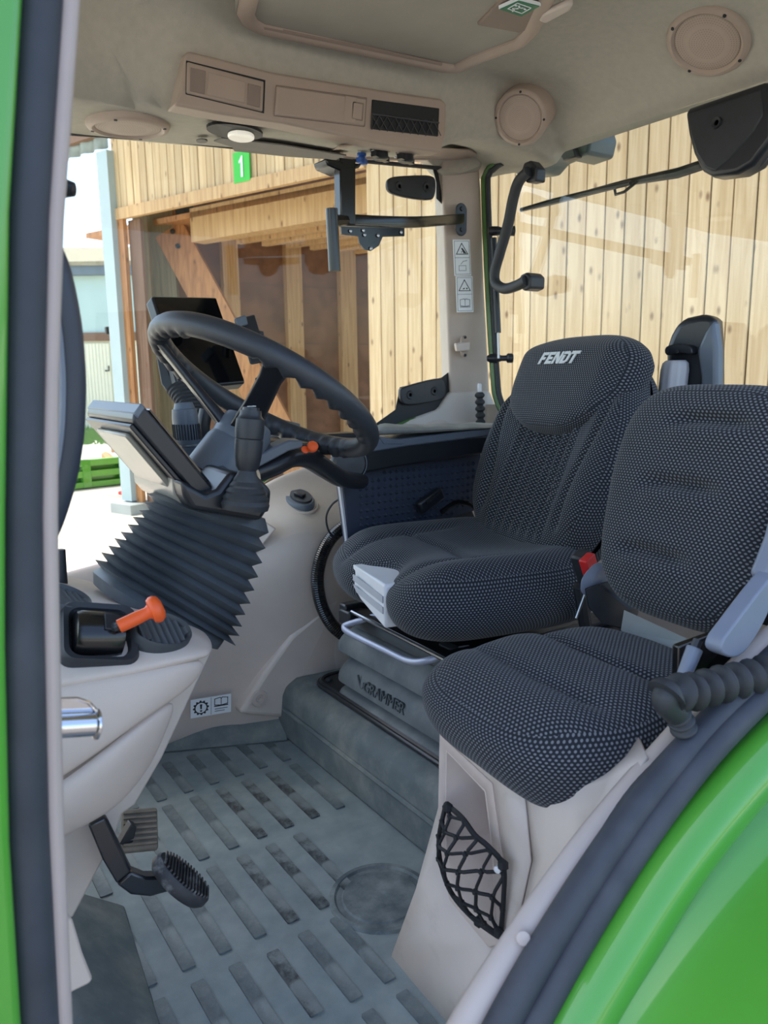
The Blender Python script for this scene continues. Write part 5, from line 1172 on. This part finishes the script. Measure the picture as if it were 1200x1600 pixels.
def speaker(px, py, r_, label, n=None, off=0):
    p = ceil_pt(px, py); n = n or ceil_n(p); n = V(n).normalized(); p = p+n*off
    t = thing('ceiling_speaker', label, 'speaker', p, 'round beige ceiling speakers')
    build('speaker_ring', MB().lathe([(r_, -.12 if off else -.01), (r_, .006), (r_*.96, .012), (r_*.86, .014), (r_*.80, .010), (r_*.78, .006)], p, n, 44), mauve, t, smooth=50)
    sm = mat('speaker_mesh', (178, 160, 146), .6, var=.02)
    g_ = build('grille', MB().lathe([(r_*.79, .004), (r_*.78, .009), (r_*.5, .012), (0, .013)], p, n, 40), sm, t, smooth=60)
    tx = V((1, 0, 0)); a = (tx-n*tx.dot(n)).normalized(); b = n.cross(a); mb = MB()
    k = 1
    for ring in range(1, 14):
        rr_ = r_*.76*ring/13; m_ = max(6, int(ring*6))
        for q in range(m_):
            t_ = 2*math.pi*q/m_; o = p+n*(.0131-.003*(ring/13)**2)+a*(math.cos(t_)*rr_)+b*(math.sin(t_)*rr_); s_ = r_*.014
            mb.add([o+a*s_, o+b*s_, o-a*s_, o-b*s_], [(0, 1, 2, 3)])
    h_ = build('grille_holes', mb, taupe_dark, t, smooth=0, recalc=False); h_['kind'] = 'stuff'
    for q in (35, 125, 215, 305):
        o = p+n*.0128+a*(math.cos(R(q))*r_*.9)+b*(math.sin(R(q))*r_*.9); build('screw', MB().lathe([(r_*.045, 0), (r_*.04, .002), (0, .002)], o, n, 10), ink, t)
    return t
speaker(827, 167, .070, 'round beige speaker nearest the rear pillar, above the grab handle', (-.80, -.42, -.58), .078)
speaker(1107, 62, .088, 'largest round beige speaker above the black wiper motor cover')
speaker(200, 193, .088, 'flat round speaker left of the lit reading lamp')
# roof hatch
ZH = 1.672
hz = [P(*q, z=ZH) for q in ((400, -140), (368, 20), (376, 34), (395, 44), (695, 107), (715, 107), (745, 92), (815, 66), (832, 48), (860, -10), (905, -140))]
ht = thing('roof_hatch', 'grey beige roof hatch with rounded frame in the headliner', 'hatch', (1.0, 1.4, ZH))
build('hatch_frame', MB().tube([lerp(q, V((1.1, 1.25, ZH)), .04)+V((0, 0, -.001)) for q in hz], .011, 10, flat=1.6, up=(0, 0, 1)), mauve, ht)
build('hatch_panel', MB().prism([lerp(q, V((1.1, 1.25, ZH)), .0) for q in hz], V((0, 0, .06))), mat('hatch_lining', (160, 154, 142), .8, var=.06, scale=8), ht, smooth=0)
build('hatch_rail', MB().tube([P(400, 40, z=ZH-.004), P(690, 100, z=ZH-.004)], .004, 6), taupe_dark, ht)
build('handle_pocket', MB().prism([P(*q, z=ZH-.006) for q in ((745, 40), (785, 0), (900, -30), (850, 20), (835, 45), (810, 52))], V((0, 0, .01))), taupe_dark, ht, bevel=.003)
build('handle_grip', MB().prism([P(*q, z=ZH-.014) for q in ((842, 34), (848, 24), (885, 8), (896, 8), (890, 18), (852, 38))], V((0, 0, .012))), beige, ht, bevel=.004)
eg = [P(*q, z=ZH-.014) for q in ((779, 14), (810, 0), (845, 9), (815, 26))]
et = thing('exit_sticker', 'green emergency exit sticker on the roof hatch', 'sticker', eg[0])
c = sum(eg, V())/4; build('sticker_edge', MB().prism(eg, V((0, 0, .006))), sticker_w, et, smooth=0)
e2 = [lerp(q, c, .06)-V((0, 0, .001)) for q in eg]; build('sticker_field', MB().prism(e2, V((0, 0, .003))), sign_green, et, smooth=0)
eu = (eg[2]-eg[3]); ev = (eg[0]-eg[3])
def EP(x, y): return eg[3]+eu*x+ev*y-V((0, 0, .0022))
mb = MB()
for pl__ in (stroke([(.25, .2), (.75, .2), (.75, .8), (.25, .8)], .035, True)+stroke([(.36, .66), (.5, .5), (.62, .42), (.55, .3)], .07)+stroke([(.5, .5), (.62, .62)], .06)+stroke([(.2, .55), (.42, .62)], .05)+[[(.55, .68), (.62, .68), (.62, .76), (.55, .76)]]):
    mb.prism([EP(*q) for q in pl__], V((0, 0, .0008)))
build('exit_symbol', mb, sticker_w, et, smooth=0)

# ================================================================== MOUNTS, PILLAR FITTINGS, REAR WINDOW
mm = thing('monitor_mount', 'black steel monitor bracket hanging from the headliner to the pillar', 'bracket', P(540, 250, y=1.66))
build('top_plate', MB().prism([P(508, 247, y=1.66), P(566, 256, y=1.66), P(562, 262, y=1.66), P(535, 268, y=1.66), P(512, 258, y=1.66)], V((0, .06, 0))), blackg, mm, bevel=.004)
build('drop_post', MB().prism([P(531, 246, y=1.66), P(556, 249, y=1.66), P(556, 352, y=1.66), P(533, 350, y=1.66)], V((.0, .03, 0))), blackg, mm, bevel=.003)
bpth = spline([P(533, 344, y=1.668), P(600, 347, y=1.69), P(655, 347, y=1.74), P(722, 342, y=1.885)], 6)
hb_ = []
for i, q in enumerate(bpth):
    tg_ = (bpth[min(i+1, len(bpth)-1)]-bpth[max(i-1, 0)]).normalized(); sd_v = V((tg_.y, -tg_.x, 0)).normalized(); hb_.append(rrect(q, sd_v, (0, 0, 1), .008, .0145, .003, 2))
build('cross_bar', MB().loft(hb_), blackg, mm, smooth=30)
pp_ = [P(*q, y=1.655) for q in ((533, 354), (632, 356), (632, 369), (598, 370), (592, 384), (580, 392), (570, 390), (562, 380), (560, 369), (534, 366))]
pt_ = build('monitor_plate', MB().prism(pp_, V((0, .004, 0))), blackg, mm, smooth=0)
for px, py in ((547, 361), (567, 360), (590, 368), (626, 363), (579, 388), (569, 367)):
    build('bolt', MB().lathe([(.0045, 0), (.004, .003), (0, .004)], P(px, py, y=1.654), (0, -1, 0), 10), steel, mm)
build('hand_tube', MB().tube([P(518, 326, y=1.64), P(523, 424, y=1.64)], .0145, 18), blackg, mm)
build('tube_clamp', MB().tube([P(522, 345, y=1.655), P(540, 345, y=1.67)], .014, 8), blackg, mm)
pb_ = P(720, 343, y=1.888)
build('pillar_plate', MB().prism([pb_+V((0, -.004, 0))+q for q in [V((.0215*math.cos(R(a))*1, 0, .0215*math.sin(R(a))+(.026 if math.sin(R(a)) >= 0 else -.026))) for a in range(0, 360, 15)]], V((.004, .01, 0))), black, mm, bevel=.002)
for dz in (.03, -.03): build('plate_screw', MB().lathe([(.007, 0), (.006, .003), (0, .003)], pb_+V((0, -.005, dz)), (0, -1, 0), 12), ink, mm)
# window hinges with black glass border
def hinge(poly, screws, label):
    t = thing('window_hinge', label, 'hinge', P(*poly[0], y=YG-.012), 'black hinge plates on the side window')
    build('hinge_plate', MB().prism(spline([P(*q, y=YG-.016) for q in poly], 4, True), V((0, .015, 0))), black, t, bevel=.004)
    for q in screws:
        p = P(*q, y=YG-.0165); build('screw_boss', MB().lathe([(.014, 0), (.012, .003), (.006, .002), (.005, 0), (0, 0)], p, (0, -1, 0), 16), rubber, t)
hinge([(606, 288), (612, 277), (640, 274), (672, 274), (681, 282), (680, 304), (672, 312), (640, 309), (612, 301)], [(624, 291), (667, 292)], 'upper black hinge plate on the side window beside the pillar')
hinge([(626, 612), (634, 604), (680, 592), (694, 594), (697, 610), (690, 624), (650, 632), (630, 630)], [(641, 617), (679, 611)], 'lower black hinge plate on the side window above the armrest')
build('glass_border', MB().prism([P(*q, y=YG-.002) for q in ((676, 262), (692, 264), (698, 335), (690, 318), (682, 310), (682, 285))], V((0, .0015, 0))), ink, g1, smooth=0)
build('glass_border', MB().prism([P(*q, y=YG-.002) for q in ((703, 580), (710, 648), (560, 706), (540, 700), (590, 660), (618, 640), (625, 605), (690, 590))], V((0, .0015, 0))), ink, g1, smooth=0)
build('green_sill', MB().tube([P(703, 636, y=YG-.004), P(690, 644, y=YG-.004), P(640, 656, y=YG-.004), P(560, 688, y=YG-.004), P(440, 733, y=YG-.004), P(405, 757, y=YG-.004)], .004, 6), green_dk, g1)
# pillar stickers
def psticker(px, py0, py1, kind, label):
    a, b = P(px-13, py0, y=1.893), P(px+13, py0, y=1.885); u = (b-a).normalized(); c = (P(px, (py0+py1)/2, y=1.889)); v = V((0, 0, 1)); c, u, v, n = decal_frame(c, u, v)
    if n.dot(CAM-c) < 0: n = -n
    c = c+n*.003; w, h = (b-a).length, (P(px, py0, y=1.889)-P(px, py1, y=1.889)).length
    t = thing('pillar_sticker', label, 'sticker', c); plate(t, c, u, v, n, w, h, sticker_w)
    mark(t, c, u, v, n, stroke([(-w*.44, -h*.46), (w*.44, -h*.46), (w*.44, h*.46), (-w*.44, h*.46)], .0012, True)+stroke([(-w*.44, 0), (w*.44, 0)], .0012), ink_grey, 'border', .0014)
    mark(t, c, u, v, n, stroke([(-w*.34, h*.1), (w*.34, h*.1), (0, h*.4)], .0022, True), ink, 'triangle', .0014)
    if kind: 
        mark(t, c, u, v, n, [[(-w*.05, h*.27), (w*.04, h*.27), (w*.26, h*.12), (w*.1, h*.12)], [(-w*.08, h*.13), (w*.02, h*.16), (w*.0, h*.19)]], ink, 'falling_figure', .0014)
        mark(t, c, u, v, n, stroke([(-w*.22, -h*.36), (w*.2, -h*.36), (w*.2, -h*.22), (-w*.22, -h*.22)], .0014, True)+stroke([(-w*.1, -h*.18), (w*.05, -h*.1), (w*.28, -h*.08)], .0016), ink_grey, 'machine_symbol', .0014)
    else:
        mark(t, c, u, v, n, [[(-w*.12, h*.14), (-w*.02, h*.14), (w*.02, h*.18), (-w*.08, h*.17)], [(w*.1, h*.14), (w*.17, h*.14), (w*.17, h*.18), (w*.1, h*.18)]], ink, 'hazard_symbol', .0014)
        mark(t, c, u, v, n, book(0, -h*.24, w/.045), ink_grey, 'book_symbol', .0014)
psticker(721, 375, 431, 1, 'upper white sticker on the pillar with falling figure in triangle')
psticker(725, 432, 488, 0, 'lower white sticker on the pillar with triangle above open book')
hk = thing('belt_hook', 'beige plastic hook with two screws on the rear pillar', 'hook', P(725, 541, y=1.885))
hc_ = P(726, 541, y=1.886)
build('hook_plate', MB().prism([hc_+V((.0155*math.cos(R(a)), 0, .0155*math.sin(R(a))+(.018 if math.sin(R(a)) >= 0 else -.018))) for a in range(0, 360, 15)], V((.003, .008, 0))), mauve, hk, bevel=.003)
build('hook_tongue', MB().prism([P(713, 536, y=1.872), P(735, 534, y=1.872), P(735, 548, y=1.872), P(715, 549, y=1.872)], V((.002, .016, 0))), beige, hk, bevel=.004)
for py in (527, 555): build('screw', MB().lathe([(.005, 0), (.004, .002), (0, .002)], P(727, py, y=1.884), (0, -1, 0), 10), ink, hk)
fx_ = thing('gooseneck_stub', 'black segmented gooseneck with clear tip standing by the pillar foot', 'lamp', P(750, 664, y=1.84))
ga0, ga1 = P(751, 664, y=1.84), P(749, 600, y=1.84); prof_ = []
for i in range(5): prof_ += [(.010, i*.021), (.0155, i*.021+.006), (.0155, i*.021+.012), (.010, i*.021+.018)]
build('neck_beads', MB().lathe(prof_, ga0, ga1-ga0, 16), rubber, fx_, smooth=30)
build('clear_tip', MB().lathe([(.007, .105), (.007, .125), (.005, .13), (0, .13)], ga0, ga1-ga0, 12), white_pl, fx_)
# grab handle on the rear frame
gh = thing('grab_handle', 'curved black grab handle in front of the rear window', 'handle', P(795, 360, x=1.60))
XH = 1.60
gp_ = spline([P(826, 268, x=XH), P(811, 283, x=XH), P(802, 310, x=XH), P(794, 350, x=XH), P(781, 395, x=XH), P(773, 425, x=XH), P(775, 443, x=XH), P(789, 451, x=XH), P(808, 446, x=XH), P(822, 438, x=XH)], 6)
build('handle_bar', MB().tube(gp_, .0155, 14), rubber, gh)
build('handle_mount', MB().prism([P(818, 254, x=XH+.01), P(828, 250, x=XH+.01), P(838, 262, x=XH+.01), P(837, 283, x=XH+.01), P(822, 286, x=XH+.01), P(812, 272, x=XH+.01)], V((.04, 0, 0))), black, gh, bevel=.006, segs=3)
build('handle_mount', MB().prism([P(812, 430, x=XH), P(822, 425, x=XH), P(829, 432, x=XH), P(828, 450, x=XH), P(818, 455, x=XH), P(810, 448, x=XH)], V((.06, 0, 0))), black, gh, bevel=.006, segs=3)
gsr = thing('gas_strut', 'black gas strut with bright rod along the rear window edge', 'strut', P(776, 560, x=XR-.04))
XG = XR-.045
build('strut_body', MB().tube([P(771, 372, x=XG), P(778, 520, x=XG)], .010, 12), blacks, gsr); build('strut_rod', MB().tube([P(778, 518, x=XG), P(779, 560, x=XG)], .004, 8), steel, gsr)
for px, py in ((776, 361), (774, 560)):
    build('ball_joint', MB().lathe([(.008, -.01), (.014, 0), (.014, .02), (.009, .035), (.009, .05), (.015, .055), (.015, .07), (0, .074)], P(px-8, py, x=XG), (.85, -.5, 0), 14), blacks, gsr)
# wiper motor cover and wiper, light outside
wm = thing('wiper_motor_cover', 'black D shaped wiper motor cover hanging at the rear window', 'cover', P(1130, 200, x=1.62))
wo_ = [(1069, 174), (1076, 168), (1192, 128), (1206, 128), (1208, 215), (1175, 258), (1150, 272), (1112, 277), (1096, 268), (1082, 240), (1074, 210)]
build('cover_body', MB().prism([P(*q, x=1.60) for q in wo_], V((.06, 0, 0))), blacks, wm, bevel=.012, segs=4)
build('cover_face', MB().prism([P(*q, x=1.598) for q in ((1074, 178), (1190, 138), (1192, 180), (1178, 205), (1140, 250), (1118, 268), (1102, 262), (1088, 240), (1079, 210))], V((.01, 0, 0))), black, wm, bevel=.004)
build('cover_screw', MB().lathe([(.012, 0), (.011, .004), (.006, .003), (.005, .0), (0, 0)], P(1120, 192, x=1.597), (-1, 0, 0), 18), ink, wm)
build('motor_cable', MB().tube(spline([P(1165, 262, x=1.63), P(1185, 258, x=1.63), P(1199, 240, x=1.63), P(1205, 215, x=1.63)], 6), .006, 8), rubber, wm)
wi = thing('rear_wiper', 'long thin black wiper arm outside the rear window', 'wiper', P(815, 328, x=XR+.03))
build('wiper_blade', MB().tube([P(814, 328, x=XR+.03), P(860, 316, x=XR+.03), P(940, 296, x=XR+.03), P(985, 286, x=XR+.03)], [.006, .009, .008, .006], 8), blacks, wi)
build('wiper_arm', MB().tube([P(900, 305, x=XR+.045), P(980, 285, x=XR+.05), P(1060, 270, x=XR+.05), P(1120, 250, x=XR+.05)], [.006, .009, .013, .013], 8), blacks, wi)
build('wiper_clip', MB().tube([P(960, 293, x=XR+.035), P(962, 304, x=XR+.035), P(975, 300, x=XR+.035), P(995, 284, x=XR+.04)], .004, 6), blacks, wi)
wl_ = thing('work_lamp', 'dark rear work lamp outside below the rear roof edge', 'lamp', P(890, 240, x=XR+.18))
XW = XR+.2
build('lamp_housing', MB().prism([P(*q, x=XW) for q in ((793, 238), (918, 190), (924, 212), (918, 240), (890, 250), (868, 242), (850, 250), (835, 268), (806, 272), (794, 262))], V((.12, 0, 0))), mat('lamp_housing_grey', (82, 96, 98), .4, var=.05), wl_, bevel=.01)
build('lamp_bracket', MB().prism([P(*q, x=XW-.02) for q in ((862, 222), (890, 212), (900, 245), (880, 252)) ], V((.03, 0, 0))), blacks, wl_, bevel=.004)

# ================================================================== NEAR DOOR FITTINGS
sk = thing('door_striker', 'chrome door latch striker on the near beige door pillar', 'striker', P(120, 1130, y=.62))
YK = .63
build('striker_bar', MB().tube([P(60, 1137, y=YK), P(147, 1132, y=YK)], .0095, 18), chrome, sk)
build('bar_flange', MB().lathe([(.0105, 0), (.0125, .001), (.0125, .003), (.0105, .004)], P(147, 1132, y=YK), (P(147, 1132, y=YK)-P(60, 1137, y=YK)), 20), chrome, sk)
dpl = [P(60, 1118, y=YK+.006), P(60, 1093, y=YK+.006), P(120, 1091, y=YK+.006), P(138, 1097, y=YK+.006), P(148, 1108, y=YK+.006), P(150, 1119, y=YK+.006)]
build('striker_plate', MB().prism(dpl, V((0, .004, 0))), chrome, sk, bevel=.0015)
build('plate_rim', MB().tube([q-V((0, .001, 0)) for q in dpl[1:]], .0016, 6), chrome, sk)
YHn = .72
ag = thing('pillar_grab_bar', 'dark bowed grab bar beside the near door pillar', 'handle', P(105, 620, y=YHn))
bp2 = spline([P(60, 380, y=YHn), P(80, 425, y=YHn), P(96, 500, y=YHn), P(103, 570, y=YHn), (P(104, 620, y=YHn)), P(101, 680, y=YHn), P(90, 745, y=YHn), P(70, 810, y=YHn), P(50, 850, y=YHn)], 6)
build('bar_body', MB().tube(bp2, [.0165]*len(bp2), 14, up=(1, 0, 0)), mat('blue_black_grip', (52, 58, 72), .45, var=.05), ag)
build('bar_inlay', MB().tube([q+V((-.006, -.0145, 0)) for q in bp2[6:42]], .003, 6), blue_grey, ag)
mn = thing('mirror_arm_knob', 'small black knob of the mirror arm against the bright sky', 'knob', P(104, 294, y=.75))
build('knob_body', MB().lathe([(0, -.012), (.006, -.010), (.0085, 0), (.006, .009), (0, .011)], P(100, 294, y=.75), (1, -.6, -.15), 16), blacks, mn)
build('knob_stem', MB().tube([P(70, 290, y=.75), P(100, 294, y=.75)], .006, 10), blacks, mn)
cpn = P(95, 893, y=1.25)
tag(build('rubber_stop', MB().tube([cpn+V((0, 0, -.02)), cpn, cpn+V((.003, 0, .035))], [.009, .009, .007], 10), rubber, loc=cpn), 'tiny upright black rubber stop at the cowl top near the pillar', 'stop')
#@@OBJECTS@@
